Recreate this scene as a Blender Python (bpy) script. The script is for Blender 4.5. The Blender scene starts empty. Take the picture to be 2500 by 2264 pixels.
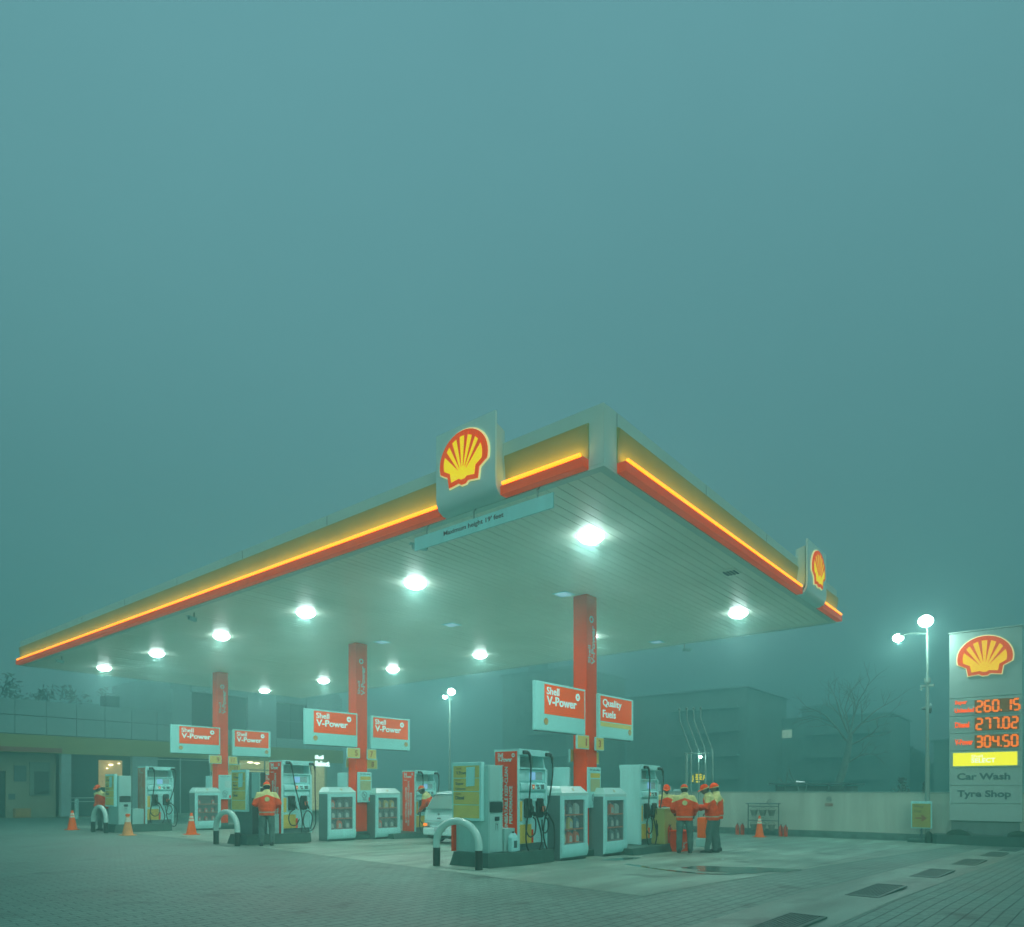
import bpy, bmesh, math, random
from mathutils import Vector, Matrix
FOG = 0.0140
rnd = random.Random(7)
R = math.radians
SC = bpy.context.scene
COL = SC.collection

# ------------------------------------------------------------------ camera
cam_d = bpy.data.cameras.new('camera')
cam = bpy.data.objects.new('camera', cam_d); COL.objects.link(cam)
cam.location = (0, 0, 1.5)
cam.rotation_euler = (R(90), 0, R(39.313 - 90))
cam_d.sensor_fit = 'HORIZONTAL'; cam_d.sensor_width = 36
cam_d.lens = 1702.0 * 36 / 2500
cam_d.shift_y = (1926.7 - 1132) / 2500
cam_d.clip_start = 0.05; cam_d.clip_end = 600
SC.camera = cam

# ------------------------------------------------------------------ world: foggy dusk sky
W = bpy.data.worlds.new('World'); SC.world = W; W.use_nodes = True
nt = W.node_tree; nt.nodes.clear()
out = nt.nodes.new('ShaderNodeOutputWorld'); bg = nt.nodes.new('ShaderNodeBackground')
sky = nt.nodes.new('ShaderNodeTexSky'); sky.sky_type = 'NISHITA'; sky.sun_disc = False
sky.sun_elevation = R(24); sky.sun_rotation = R(225); sky.air_density = 2.0; sky.dust_density = 4.0
tc = nt.nodes.new('ShaderNodeTexCoord'); sep = nt.nodes.new('ShaderNodeSeparateXYZ')
ramp = nt.nodes.new('ShaderNodeValToRGB')
ramp.color_ramp.elements[0].position = 0.0; ramp.color_ramp.elements[0].color = (0.096, 0.224, 0.226, 1)
ramp.color_ramp.elements[1].position = 0.75; ramp.color_ramp.elements[1].color = (0.154, 0.360, 0.396, 1)
e = ramp.color_ramp.elements.new(0.35); e.color = (0.105, 0.246, 0.258, 1)
cn = nt.nodes.new('ShaderNodeTexNoise'); cn.inputs['Scale'].default_value = 1.6; cn.inputs['Detail'].default_value = 5
cr_ = nt.nodes.new('ShaderNodeMapRange'); cr_.inputs['From Min'].default_value = 0.3; cr_.inputs['From Max'].default_value = 0.7; cr_.inputs['To Min'].default_value = 0.93; cr_.inputs['To Max'].default_value = 1.06
cs_ = nt.nodes.new('ShaderNodeVectorMath'); cs_.operation = 'SCALE'
nt.links.new(tc.outputs['Generated'], cn.inputs['Vector']); nt.links.new(cn.outputs['Fac'], cr_.inputs[0]); nt.links.new(cr_.outputs[0], cs_.inputs['Scale'])
mul = nt.nodes.new('ShaderNodeMix'); mul.data_type = 'RGBA'; mul.blend_type = 'ADD'
mul.inputs['Factor'].default_value = 0.006
nt.links.new(tc.outputs['Generated'], sep.inputs[0]); nt.links.new(sep.outputs['Z'], ramp.inputs[0])
nt.links.new(ramp.outputs[0], cs_.inputs[0]); nt.links.new(cs_.outputs[0], mul.inputs['A']); nt.links.new(sky.outputs[0], mul.inputs['B'])
nt.links.new(mul.outputs['Result'], bg.inputs[0]); bg.inputs[1].default_value = 1.0
nt.links.new(bg.outputs[0], out.inputs[0])

front_fill_d = bpy.data.lights.new('front_fill', 'SUN'); front_fill_d.energy = 0.75; front_fill_d.angle = R(40); front_fill_d.color = (1.0, 0.92, 0.80)  # soft fill added from the camera side for dusk sky and road light
front_fill = bpy.data.objects.new('front_fill', front_fill_d); COL.objects.link(front_fill); front_fill.rotation_euler = (R(66), 0, R(45 - 90))

SC.view_settings.view_transform = 'Standard'; SC.view_settings.look = 'None'
SC.view_settings.exposure = 0.0; SC.view_settings.gamma = 1.0; SC.view_settings.use_curve_mapping = False
SC.cycles.use_denoising = True
SC.cycles.max_bounces = 6; SC.cycles.diffuse_bounces = 3; SC.cycles.glossy_bounces = 3
SC.cycles.transmission_bounces = 4; SC.cycles.transparent_max_bounces = 8; SC.cycles.volume_bounces = 1
SC.cycles.sample_clamp_indirect = 4.0

# ------------------------------------------------------------------ materials
MATS = {}
def mat(name, col, rough=0.55, var=0.12, scale=3.0, metal=0.0, emit=None, es=0.0, bump=0.0, alpha=None, coat=0.0, spec=0.5, streak=False):
    if name in MATS: return MATS[name]
    m = bpy.data.materials.new(name); m.use_nodes = True; t = m.node_tree
    b = t.nodes['Principled BSDF']
    b.inputs['Roughness'].default_value = rough; b.inputs['Metallic'].default_value = metal
    b.inputs['Specular IOR Level'].default_value = spec
    if coat: b.inputs['Coat Weight'].default_value = coat; b.inputs['Coat Roughness'].default_value = 0.08
    c = (col[0], col[1], col[2], 1)
    if var > 0:
        tcn = t.nodes.new('ShaderNodeTexCoord'); mp = t.nodes.new('ShaderNodeMapping')
        if streak: mp.inputs['Scale'].default_value = (1, 1, 0.12)
        n = t.nodes.new('ShaderNodeTexNoise'); n.inputs['Scale'].default_value = scale; n.inputs['Detail'].default_value = 6
        n.inputs['Roughness'].default_value = 0.65
        cr = t.nodes.new('ShaderNodeValToRGB')
        cr.color_ramp.elements[0].position = 0.3; cr.color_ramp.elements[1].position = 0.72
        cr.color_ramp.elements[0].color = tuple(x * (1 - var) for x in col) + (1,)
        cr.color_ramp.elements[1].color = tuple(min(1, x * (1 + var)) for x in col) + (1,)
        t.links.new(tcn.outputs['Object'], mp.inputs[0]); t.links.new(mp.outputs[0], n.inputs['Vector'])
        t.links.new(n.outputs['Fac'], cr.inputs[0]); t.links.new(cr.outputs[0], b.inputs['Base Color'])
        mr = t.nodes.new('ShaderNodeMapRange'); mr.inputs['To Min'].default_value = max(0, rough - 0.1); mr.inputs['To Max'].default_value = min(1, rough + 0.12)
        t.links.new(n.outputs['Fac'], mr.inputs[0]); t.links.new(mr.outputs[0], b.inputs['Roughness'])
        if bump:
            bp = t.nodes.new('ShaderNodeBump'); bp.inputs['Strength'].default_value = bump; bp.inputs['Distance'].default_value = 0.02
            t.links.new(n.outputs['Fac'], bp.inputs['Height']); t.links.new(bp.outputs[0], b.inputs['Normal'])
    else:
        b.inputs['Base Color'].default_value = c
    if emit:
        b.inputs['Emission Color'].default_value = (*emit, 1); b.inputs['Emission Strength'].default_value = es
    if alpha is not None: b.inputs['Alpha'].default_value = alpha
    MATS[name] = m
    return m

white = mat('white_panel', (0.36, 0.86, 0.84), 0.40, 0.12, 2.6, streak=True)
white2 = mat('grey_white_panel', (0.30, 0.64, 0.60), 0.45, 0.14, 2.5, streak=True)
soff = mat('soffit_metal', (0.82, 0.95, 0.80), 0.34, 0.10, 0.35, spec=0.5)
fasc = mat('fascia_white', (0.52, 0.74, 0.66), 0.4, 0.08, 0.6, streak=True)
red = mat('red_panel', (0.98, 0.066, 0.0), 0.5, 0.10, 2.0, spec=0.04)
redc = mat('column_red', (1.0, 0.068, 0.0), 0.4, 0.10, 1.2, spec=0.06)
yel = mat('yellow_panel', (0.66, 0.58, 0.10), 0.45, 0.10, 2.0, spec=0.15)
cream = mat('yellow_cream', (0.62, 0.68, 0.28), 0.8, 0.10, 6)
dark = mat('dark_plinth', (0.038, 0.130, 0.105), 0.6, 0.25, 4, bump=0.15)
slate = mat('slate_panel', (0.085, 0.20, 0.19), 0.5, 0.12, 3)
black = mat('black_rubber', (0.012, 0.045, 0.036), 0.45, 0.2, 10)
steel = mat('brushed_steel', (0.42, 0.62, 0.60), 0.35, 0.1, 6, metal=0.6)
galv = mat('galvanised_pole', (0.24, 0.40, 0.35), 0.5, 0.12, 3, metal=0.2)
letter = mat('white_lettering', (0.50, 0.85, 0.82), 0.5, 0.0)
dletter = mat('dark_lettering', (0.045, 0.14, 0.13), 0.6, 0.0)
rletter = mat('red_lettering', (0.42, 0.04, 0.005), 0.5, 0.0)
sign_w = mat('lightbox_white', (0.24, 0.62, 0.58), 0.4, 0.05, 1.5, emit=(0.16, 0.58, 0.52), es=0.28, spec=0.2)
sign_r = mat('lightbox_red', (0.90, 0.085, 0.0), 0.5, 0.06, 1.5, emit=(0.62, 0.085, 0.0), es=0.30, spec=0.04)
band_r = mat('band_red', (0.85, 0.050, 0.0), 0.4, 0.14, 1.5, emit=(0.60, 0.060, 0.0), es=0.34, spec=0.1)  # emission brightens the red panel, standing in for light on it
sign_l = mat('lightbox_letter', (0.6, 0.9, 0.88), 0.4, 0.0, emit=(0.30, 0.70, 0.66), es=0.45)
logo_y = mat('logo_yellow', (0.50, 0.36, 0.0), 0.5, 0.03, 3, emit=(0.90, 0.68, 0.0), es=0.85, spec=0.05)
logo_r = mat('logo_red', (0.60, 0.05, 0.0), 0.5, 0.0, emit=(0.66, 0.06, 0.0), es=0.70, spec=0.05)
logo_w = mat('logo_edge', (0.8, 0.8, 0.5), 0.4, 0.0, emit=(0.80, 0.72, 0.25), es=0.65)
glass = mat('dark_glass', (0.05, 0.13, 0.12), 0.08, 0.0, spec=0.6)
clearg = mat('cabinet_glass', (0.6, 0.8, 0.78), 0.05, 0.0, alpha=0.10)
lens = mat('lamp_lens', (1, 1, 1), 0.3, 0.0, emit=(0.80, 1.0, 0.96), es=28.0)
lens_far = mat('lamp_lens_soft', (1, 1, 1), 0.3, 0.0, emit=(0.85, 1.0, 0.92), es=60.0)
tube_m = mat('light_strip', (1, 0.5, 0.05), 0.4, 0.0, emit=(1.0, 0.25, 0.002), es=2.9)
led = mat('led_orange', (0.9, 0.2, 0.0), 0.4, 0.0, emit=(1.0, 0.17, 0.0), es=1.0, spec=0.05)
led_d = mat('led_red', (0.9, 0.1, 0.01), 0.4, 0.0, emit=(0.95, 0.075, 0.0), es=1.1, spec=0.05)
orange = mat('cone_orange', (1.0, 0.14, 0.0), 0.6, 0.08, 6, spec=0.03)
asph = mat('far_dark', (0.05, 0.12, 0.11), 0.8, 0.2, 1)
wallm = mat('boundary_render', (0.44, 0.58, 0.49), 0.8, 0.24, 1.1, bump=0.1, streak=True)
plinthm = mat('stone_plinth', (0.10, 0.22, 0.19), 0.8, 0.45, 2.2, bump=0.4)

# ------------------------------------------------------------------ mesh helpers
class MB:
    def __init__(s): s.bm = bmesh.new(); s.mi = 0
    def face(s, pts, m=None):
        vs = [s.bm.verts.new(p) for p in pts]
        f = s.bm.faces.new(vs); f.material_index = s.mi if m is None else m
        return f
    def box(s, x0, x1, y0, y1, z0, z1, m=None, bev=0.0, seg=2):
        m = s.mi if m is None else m
        v = [s.bm.verts.new((x, y, z)) for z in (z0, z1) for y in (y0, y1) for x in (x0, x1)]
        fs = [s.bm.faces.new([v[i] for i in q]) for q in ((0, 2, 3, 1), (4, 5, 7, 6), (0, 1, 5, 4), (2, 6, 7, 3), (0, 4, 6, 2), (1, 3, 7, 5))]
        for f in fs: f.material_index = m
        if bev:
            es = list({e for f in fs for e in f.edges})
            r = bmesh.ops.bevel(s.bm, geom=es, offset=bev, segments=seg, affect='EDGES', profile=0.5)
            for f in r['faces']: f.material_index = m
        return s
    def prism(s, pts, axis, a, b, m=None):
        m = s.mi if m is None else m
        def P(p, t): return {'x': (t, p[0], p[1]), 'y': (p[0], t, p[1]), 'z': (p[0], p[1], t)}[axis]
        A = [s.bm.verts.new(P(p, a)) for p in pts]; B = [s.bm.verts.new(P(p, b)) for p in pts]
        n = len(pts); fs = [s.bm.faces.new(A), s.bm.faces.new(B[::-1])]
        for i in range(n):
            fs.append(s.bm.faces.new((A[i], B[i], B[(i + 1) % n], A[(i + 1) % n])))
        for f in fs: f.material_index = m
        return s
    def loft(s, rings, m=None, cap=True, closed=False):
        m = s.mi if m is None else m
        vs = [[s.bm.verts.new(p) for p in r] for r in rings]; n = len(vs[0]); k = len(vs)
        for i in range(k - 1 + (1 if closed else 0)):
            a, b = vs[i], vs[(i + 1) % k]
            for j in range(n):
                s.bm.faces.new((a[j], a[(j + 1) % n], b[(j + 1) % n], b[j])).material_index = m
        if cap and not closed:
            s.bm.faces.new(vs[0][::-1]).material_index = m; s.bm.faces.new(vs[-1]).material_index = m
        return s
    def tube(s, path, r, seg=8, m=None, cap=True, closed=False):
        P = [Vector(p) for p in path]; n = len(P)
        rr = r if isinstance(r, (list, tuple)) else [r] * n
        rings = []; prev = None
        for i in range(n):
            if closed: d = P[(i + 1) % n] - P[i - 1]
            else: d = P[min(i + 1, n - 1)] - P[max(i - 1, 0)]
            d.normalize()
            if prev is None:
                u = d.orthogonal().normalized()
            else:
                u = prev - d * prev.dot(d)
                u = u.normalized() if u.length > 1e-6 else d.orthogonal().normalized()
            prev = u; w = d.cross(u)
            rings.append([P[i] + (u * math.cos(2 * math.pi * j / seg) + w * math.sin(2 * math.pi * j / seg)) * rr[i] for j in range(seg)])
        return s.loft(rings, m, cap, closed)
    def lathe(s, prof, c=(0, 0, 0), seg=16, m=None, axis='z'):
        rings = []
        for r, z in prof:
            ring = []
            for j in range(seg):
                a = 2 * math.pi * j / seg; x, y = r * math.cos(a), r * math.sin(a)
                p = {'z': (x, y, z), 'y': (x, z, -y), 'x': (z, x, y)}[axis]
                ring.append((c[0] + p[0], c[1] + p[1], c[2] + p[2]))
            rings.append(ring)
        return s.loft(rings, m)
    def ell(s, c, r, seg=14, rows=9, m=None, rot=None):
        rings = []
        for i in range(rows):
            th = math.pi * (i + 0.02 + 0.96 * i / (rows - 1) * 0) / (rows - 1)
            th = 0.03 + (math.pi - 0.06) * i / (rows - 1)
            ring = []
            for j in range(seg):
                a = 2 * math.pi * j / seg
                v = Vector((r[0] * math.sin(th) * math.cos(a), r[1] * math.sin(th) * math.sin(a), -r[2] * math.cos(th)))
                if rot: v = rot @ v
                ring.append(v + Vector(c))
            rings.append(ring)
        return s.loft(rings, m)
    def ring(s, c, r0, r1, u, v, t, seg=24, m=None):
        u, v = Vector(u), Vector(v); n = u.cross(v); c = Vector(c); prof = ((r0, 0), (r1, 0), (r1, t), (r0, t))
        rings = [[c + (u * math.cos(2 * math.pi * j / seg) + v * math.sin(2 * math.pi * j / seg)) * r + n * h for r, h in prof] for j in range(seg)]
        return s.loft(rings, m, closed=True)
    def poly(s, pts, c, u, v, t, m=None):
        u, v, c = Vector(u), Vector(v), Vector(c); n = u.cross(v); m = s.mi if m is None else m
        A = [s.bm.verts.new(c + u * p[0] + v * p[1]) for p in pts]; B = [s.bm.verts.new(c + u * p[0] + v * p[1] + n * t) for p in pts]
        k = len(pts); fs = [s.bm.faces.new(A[::-1]), s.bm.faces.new(B)]
        for i in range(k): fs.append(s.bm.faces.new((A[i], A[(i + 1) % k], B[(i + 1) % k], B[i])))
        for f in fs: f.material_index = m
        return s
    def text(s, body, c, u, v, w, h, bold=0.03, t=0.004, m=None, space=1.0):
        m = s.mi if m is None else m
        verts, faces = glyphs(body, bold, space)
        xs = [p[0] for p in verts]; ys = [p[1] for p in verts]
        x0, x1, y0, y1 = min(xs), max(xs), min(ys), max(ys)
        u, v, c = Vector(u), Vector(v), Vector(c); n = u.cross(v)
        zm = max(p[2] for p in verts)
        vs = [s.bm.verts.new(c + u * ((p[0] - x0) / (x1 - x0) * w) + v * ((p[1] - y0) / (y1 - y0) * h) + n * (t if p[2] > zm * 0.5 else 0.0)) for p in verts]
        for f in faces:
            try: s.bm.faces.new([vs[i] for i in f]).material_index = m
            except ValueError: pass
        return s
    def build(s, name, mats, parent=None, smooth=40, label=None, keep=False):
        if not keep: bmesh.ops.recalc_face_normals(s.bm, faces=s.bm.faces)
        me = bpy.data.meshes.new(name); s.bm.to_mesh(me); s.bm.free()
        for m in (mats if isinstance(mats, (list, tuple)) else [mats]): me.materials.append(m)
        if smooth:
            me.polygons.foreach_set('use_smooth', [True] * len(me.polygons))
            me.set_sharp_from_angle(angle=R(smooth))
        o = bpy.data.objects.new(name, me); COL.objects.link(o)
        if smooth and smooth <= 45:
            wn = o.modifiers.new('normals', 'WEIGHTED_NORMAL'); wn.keep_sharp = True
        if parent: o.parent = parent
        if label: o['label'] = label
        return o

_GL = {}
def glyphs(body, bold, space):
    k = (body, bold, space)
    if k in _GL: return _GL[k]
    cu = bpy.data.curves.new('lettering', 'FONT'); cu.body = body; cu.size = 1.0; cu.offset = bold; cu.extrude = 0.01
    cu.resolution_u = 3; cu.space_character = space; cu.fill_mode = 'BOTH'
    o = bpy.data.objects.new('lettering', cu); COL.objects.link(o)
    dg = bpy.context.evaluated_depsgraph_get(); me = bpy.data.meshes.new_from_object(o.evaluated_get(dg))
    _GL[k] = ([tuple(v.co) for v in me.vertices], [tuple(p.vertices) for p in me.polygons])
    bpy.data.objects.remove(o); bpy.data.curves.remove(cu); bpy.data.meshes.remove(me)
    return _GL[k]

def tag(o, label, cat, group=None):
    o['label'] = label; o['category'] = cat
    if group: o['group'] = group
    return o
def thing(name, label, cat, loc=(0, 0, 0), rz=0.0, group=None):
    o = bpy.data.objects.new(name, None); COL.objects.link(o); o.empty_display_size = 0.2
    o.location = loc; o.rotation_euler = (0, 0, rz)
    return tag(o, label, cat, group)
def struct(o): o['kind'] = 'structure'; return o
def dup(o, parent=None, loc=None, label=None, mats=None):
    c = o.copy(); COL.objects.link(c)
    if parent is not None: c.parent = parent
    if loc is not None: c.location = loc
    if label: c['label'] = label
    for ch in list(o.children): dup(ch, c)
    return c
def gz(X): return 0.0 if X < 10.5 else max(-0.02 * (X - 10.5), -0.3)

# view directions: u (to the reader's right), v (up) for faces looking along -Y and along -X
FY = ((1, 0, 0), (0, 0, 1)); FX = ((0, -1, 0), (0, 0, 1)); FXup = ((0, 0, 1), (0, 1, 0)); FYup = ((0, 0, 1), (-1, 0, 0))

def scallop(mb, c, u, v, w, h, t=0.012, m=(0, 1, 2)):
    """shell emblem: edge plate, red plate, yellow lobes; c = bottom centre"""
    o = [(-0.60, 0.02), (-0.66, 0.30), (-0.97, 0.44)]
    for k in range(0, 25):
        a = R(190 - k * 200 / 24); o.append((math.cos(a), 0.62 + 0.74 * math.sin(a) * (1.0 if math.sin(a) > 0 else 1.0)))
    o += [(0.97, 0.44), (0.66, 0.30), (0.60, 0.02), (0.20, 0.06), (0.10, 0.0), (-0.10, 0.0), (-0.20, 0.06)]
    ym = 1.36
    sc = lambda k, cy=0.6: [((p[0] * k) * w / 2, (cy + (p[1] - cy) * k) * h / ym) for p in o]
    u_, v_, n_ = Vector(u), Vector(v), Vector(u).cross(Vector(v)); c = Vector(c)
    mb.poly(sc(1.05), c, u, v, t, m[0]); mb.poly(sc(1.0), c + n_ * t, u, v, t, m[1]); mb.poly(sc(0.80), c + n_ * 2 * t, u, v, t * 0.6, m[2])
    base = (0.0, 0.20)
    for k in range(6):
        a = R(90 + (k - 2.5) * 24.5); e = 0.072
        px, py = 0.86 * math.cos(a), 0.62 + 0.66 * math.sin(a)
        dx, dy = px - base[0], py - base[1]; L = math.hypot(dx, dy); nx, ny = -dy / L, dx / L
        q = [(base[0] + dx * 0.22, base[1] + dy * 0.22), (px - nx * e, py - ny * e), (px + nx * e, py + ny * e)]
        mb.poly([(a_ * w / 2, b_ * h / ym) for a_, b_ in q], c + n_ * 2.6 * t, u, v, t * 0.4, m[1])
# ------------------------------------------------------------------ ground, apron, drain strip
def paver_mat():
    m = bpy.data.materials.new('block_paving'); m.use_nodes = True; t = m.node_tree; b = t.nodes['Principled BSDF']; L = t.links.new
    tcn = t.nodes.new('ShaderNodeTexCoord'); mp = t.nodes.new('ShaderNodeMapping'); mp.inputs['Rotation'].default_value = (0, 0, R(2.5))
    br = t.nodes.new('ShaderNodeTexBrick'); br.inputs['Scale'].default_value = 1.0
    br.inputs['Brick Width'].default_value = 0.30; br.inputs['Row Height'].default_value = 0.15
    br.inputs['Mortar Size'].default_value = 0.011; br.inputs['Mortar Smooth'].default_value = 0.4; br.inputs['Bias'].default_value = 0.0
    br.inputs['Color1'].default_value = (0.140, 0.282, 0.234, 1); br.inputs['Color2'].default_value = (0.168, 0.325, 0.272, 1)
    br.inputs['Mortar'].default_value = (0.062, 0.142, 0.118, 1)
    n = t.nodes.new('ShaderNodeTexNoise'); n.inputs['Scale'].default_value = 0.45; n.inputs['Detail'].default_value = 8
    n2 = t.nodes.new('ShaderNodeTexNoise'); n2.inputs['Scale'].default_value = 14; n2.inputs['Detail'].default_value = 4
    r = t.nodes.new('ShaderNodeMapRange'); r.inputs['From Min'].default_value = 0.3; r.inputs['From Max'].default_value = 0.7
    r.inputs['To Min'].default_value = 0.72; r.inputs['To Max'].default_value = 1.15
    r2 = t.nodes.new('ShaderNodeMapRange'); r2.inputs['To Min'].default_value = 0.7; r2.inputs['To Max'].default_value = 1.3
    mm = t.nodes.new('ShaderNodeMath'); mm.operation = 'MULTIPLY'
    mx = t.nodes.new('ShaderNodeVectorMath'); mx.operation = 'SCALE'
    L(tcn.outputs['Object'], mp.inputs[0]); L(mp.outputs[0], br.inputs['Vector']); L(tcn.outputs['Object'], n.inputs['Vector']); L(tcn.outputs['Object'], n2.inputs['Vector'])
    L(n.outputs['Fac'], r.inputs[0]); L(n2.outputs['Fac'], r2.inputs[0]); L(r.outputs[0], mm.inputs[0]); L(r2.outputs[0], mm.inputs[1])
    vo = t.nodes.new('ShaderNodeTexNoise'); vo.inputs['Scale'].default_value = 1.3; vo.inputs['Detail'].default_value = 3
    vr = t.nodes.new('ShaderNodeMapRange'); vr.inputs['From Min'].default_value = 0.60; vr.inputs['From Max'].default_value = 0.72; vr.inputs['To Min'].default_value = 1.0; vr.inputs['To Max'].default_value = 0.62
    m3 = t.nodes.new('ShaderNodeMath'); m3.operation = 'MULTIPLY'
    L(tcn.outputs['Object'], vo.inputs['Vector']); L(vo.outputs['Fac'], vr.inputs[0]); L(mm.outputs[0], m3.inputs[0]); L(vr.outputs[0], m3.inputs[1])
    L(br.outputs['Color'], mx.inputs[0]); L(m3.outputs[0], mx.inputs['Scale']); L(mx.outputs[0], b.inputs['Base Color'])
    rr = t.nodes.new('ShaderNodeMapRange'); rr.inputs['To Min'].default_value = 0.42; rr.inputs['To Max'].default_value = 0.75
    L(n.outputs['Fac'], rr.inputs[0]); L(rr.outputs[0], b.inputs['Roughness'])
    bp = t.nodes.new('ShaderNodeBump'); bp.inputs['Strength'].default_value = 0.5; bp.inputs['Distance'].default_value = 0.012
    mh = t.nodes.new('ShaderNodeMath'); mh.operation = 'MULTIPLY_ADD'; mh.inputs[1].default_value = -1.0
    L(br.outputs['Fac'], mh.inputs[0]); L(n2.outputs['Fac'], mh.inputs[2]); L(mh.outputs[0], bp.inputs['Height']); L(bp.outputs[0], b.inputs['Normal'])
    return m
def concrete_mat(name, c, joint=True):
    m = bpy.data.materials.new(name); m.use_nodes = True; t = m.node_tree; b = t.nodes['Principled BSDF']; L = t.links.new
    tcn = t.nodes.new('ShaderNodeTexCoord')
    n = t.nodes.new('ShaderNodeTexNoise'); n.inputs['Scale'].default_value = 0.6; n.inputs['Detail'].default_value = 9; n.inputs['Roughness'].default_value = 0.62
    cr = t.nodes.new('ShaderNodeValToRGB'); cr.color_ramp.elements[0].position = 0.28; cr.color_ramp.elements[1].position = 0.72
    cr.color_ramp.elements[0].color = tuple(x * 0.66 for x in c) + (1,); cr.color_ramp.elements[1].color = tuple(x * 1.12 for x in c) + (1,)
    mp = t.nodes.new('ShaderNodeMapping'); mp.inputs['Scale'].default_value = (0.5, 3.0, 1)
    n3 = t.nodes.new('ShaderNodeTexNoise'); n3.inputs['Scale'].default_value = 0.7; n3.inputs['Detail'].default_value = 5
    r3 = t.nodes.new('ShaderNodeMapRange'); r3.inputs['From Min'].default_value = 0.35; r3.inputs['From Max'].default_value = 0.65; r3.inputs['To Min'].default_value = 0.70; r3.inputs['To Max'].default_value = 1.08
    mx = t.nodes.new('ShaderNodeVectorMath'); mx.operation = 'SCALE'
    L(tcn.outputs['Object'], n.inputs['Vector']); L(n.outputs['Fac'], cr.inputs[0]); L(tcn.outputs['Object'], mp.inputs[0]); L(mp.outputs[0], n3.inputs['Vector'])
    L(n3.outputs['Fac'], r3.inputs[0]); L(cr.outputs[0], mx.inputs[0]); L(r3.outputs[0], mx.inputs['Scale'])
    last = mx.outputs[0]
    vo = t.nodes.new('ShaderNodeTexNoise'); vo.inputs['Scale'].default_value = 1.1; vo.inputs['Detail'].default_value = 4; vo.inputs['Distortion'].default_value = 0.6
    vr = t.nodes.new('ShaderNodeMapRange'); vr.inputs['From Min'].default_value = 0.60; vr.inputs['From Max'].default_value = 0.70; vr.inputs['To Min'].default_value = 1.0; vr.inputs['To Max'].default_value = 0.58
    m4 = t.nodes.new('ShaderNodeVectorMath'); m4.operation = 'SCALE'
    L(tcn.outputs['Object'], vo.inputs['Vector']); L(vo.outputs['Fac'], vr.inputs[0]); L(last, m4.inputs[0]); L(vr.outputs[0], m4.inputs['Scale']); last = m4.outputs[0]
    if joint:
        br = t.nodes.new('ShaderNodeTexBrick'); br.offset = 0.0; br.inputs['Scale'].default_value = 1.0; br.inputs['Brick Width'].default_value = 4.3; br.inputs['Row Height'].default_value = 4.3
        br.inputs['Mortar Size'].default_value = 0.018; br.inputs['Mortar Smooth'].default_value = 0.3
        br.inputs['Color1'].default_value = (1, 1, 1, 1); br.inputs['Color2'].default_value = (0.93, 0.95, 0.94, 1); br.inputs['Mortar'].default_value = (0.42, 0.45, 0.44, 1)
        m2 = t.nodes.new('ShaderNodeMix'); m2.data_type = 'RGBA'; m2.blend_type = 'MULTIPLY'; m2.inputs['Factor'].default_value = 1.0
        L(tcn.outputs['Object'], br.inputs['Vector']); L(last, m2.inputs['A']); L(br.outputs['Color'], m2.inputs['B']); last = m2.outputs['Result']
    L(last, b.inputs['Base Color'])
    rr = t.nodes.new('ShaderNodeMapRange'); rr.inputs['To Min'].default_value = 0.25; rr.inputs['To Max'].default_value = 0.75
    L(n.outputs['Fac'], rr.inputs[0]); L(rr.outputs[0], b.inputs['Roughness'])
    bp = t.nodes.new('ShaderNodeBump'); bp.inputs['Strength'].default_value = 0.2; bp.inputs['Distance'].default_value = 0.01
    L(n.outputs['Fac'], bp.inputs['Height']); L(bp.outputs[0], b.inputs['Normal'])
    return m
pav = paver_mat()
conc = concrete_mat('concrete_slab', (0.285, 0.480, 0.395))
conc2 = concrete_mat('drain_concrete', (0.225, 0.380, 0.315), False)
XS = [-30, 10.5, 25.5, 136]
mb = MB()
for i in range(3):
    a, b = XS[i], XS[i + 1]
    mb.face([(a, -30, gz(a)), (b, -30, gz(b)), (b, 96, gz(b)), (a, 96, gz(a))])
struct(mb.build('ground', pav, smooth=0))
def sheet(name, poly, m, dz, kind='structure'):
    """polygon lying on the ground, cut where the ground bends"""
    bm_ = bmesh.new(); bm_.faces.new([bm_.verts.new((p[0], p[1], 0)) for p in poly])
    for x in (10.5, 25.5):
        bmesh.ops.bisect_plane(bm_, geom=bm_.verts[:] + bm_.edges[:] + bm_.faces[:], plane_co=(x, 0, 0), plane_no=(1, 0, 0))
    for v in bm_.verts: v.co.z = gz(v.co.x) + dz
    bmesh.ops.recalc_face_normals(bm_, faces=bm_.faces[:])
    for f in bm_.faces:
        if f.normal.z < 0: f.normal_flip()
    me = bpy.data.meshes.new(name); bm_.to_mesh(me); bm_.free(); me.materials.append(m)
    o = bpy.data.objects.new(name, me); COL.objects.link(o); o['kind'] = kind; return o
sheet('concrete_apron', [(8.72, 4.75), (27.0, 3.05), (27.3, 31.5), (10.4, 32.0), (9.9, 18.0), (8.9, 7.0)], conc, 0.004)
def skew(X): return 2.35 - 0.052 * (X - 11.4)
sheet('drain_path', [(4, skew(4) - 0.42), (26, skew(26) - 0.42), (26, skew(26) + 0.75), (4, skew(4) + 0.75)], conc2, 0.004)
wet = mat('wet_concrete', (0.09, 0.19, 0.16), 0.14, 0.3, 2.0, spec=0.7)
pud = []
for k in range(36):
    a = 2 * math.pi * k / 36; rr_ = 1 + 0.16 * math.sin(3 * a + 1) + 0.10 * math.sin(7 * a)
    p_, q_ = 1.05 * rr_ * math.cos(a), 0.62 * rr_ * math.sin(a)
    pud.append((13.12 + 0.634 * p_ + 0.774 * q_, 5.12 - 0.774 * p_ + 0.634 * q_))
sheet('puddle_water', pud, wet, 0.008)
trail = [(12.55, 7.25), (12.35, 6.9), (12.05, 6.3), (11.9, 5.75), (11.85, 5.25), (12.1, 4.9), (12.5, 4.85)]
L_ = []; R_ = []
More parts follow.
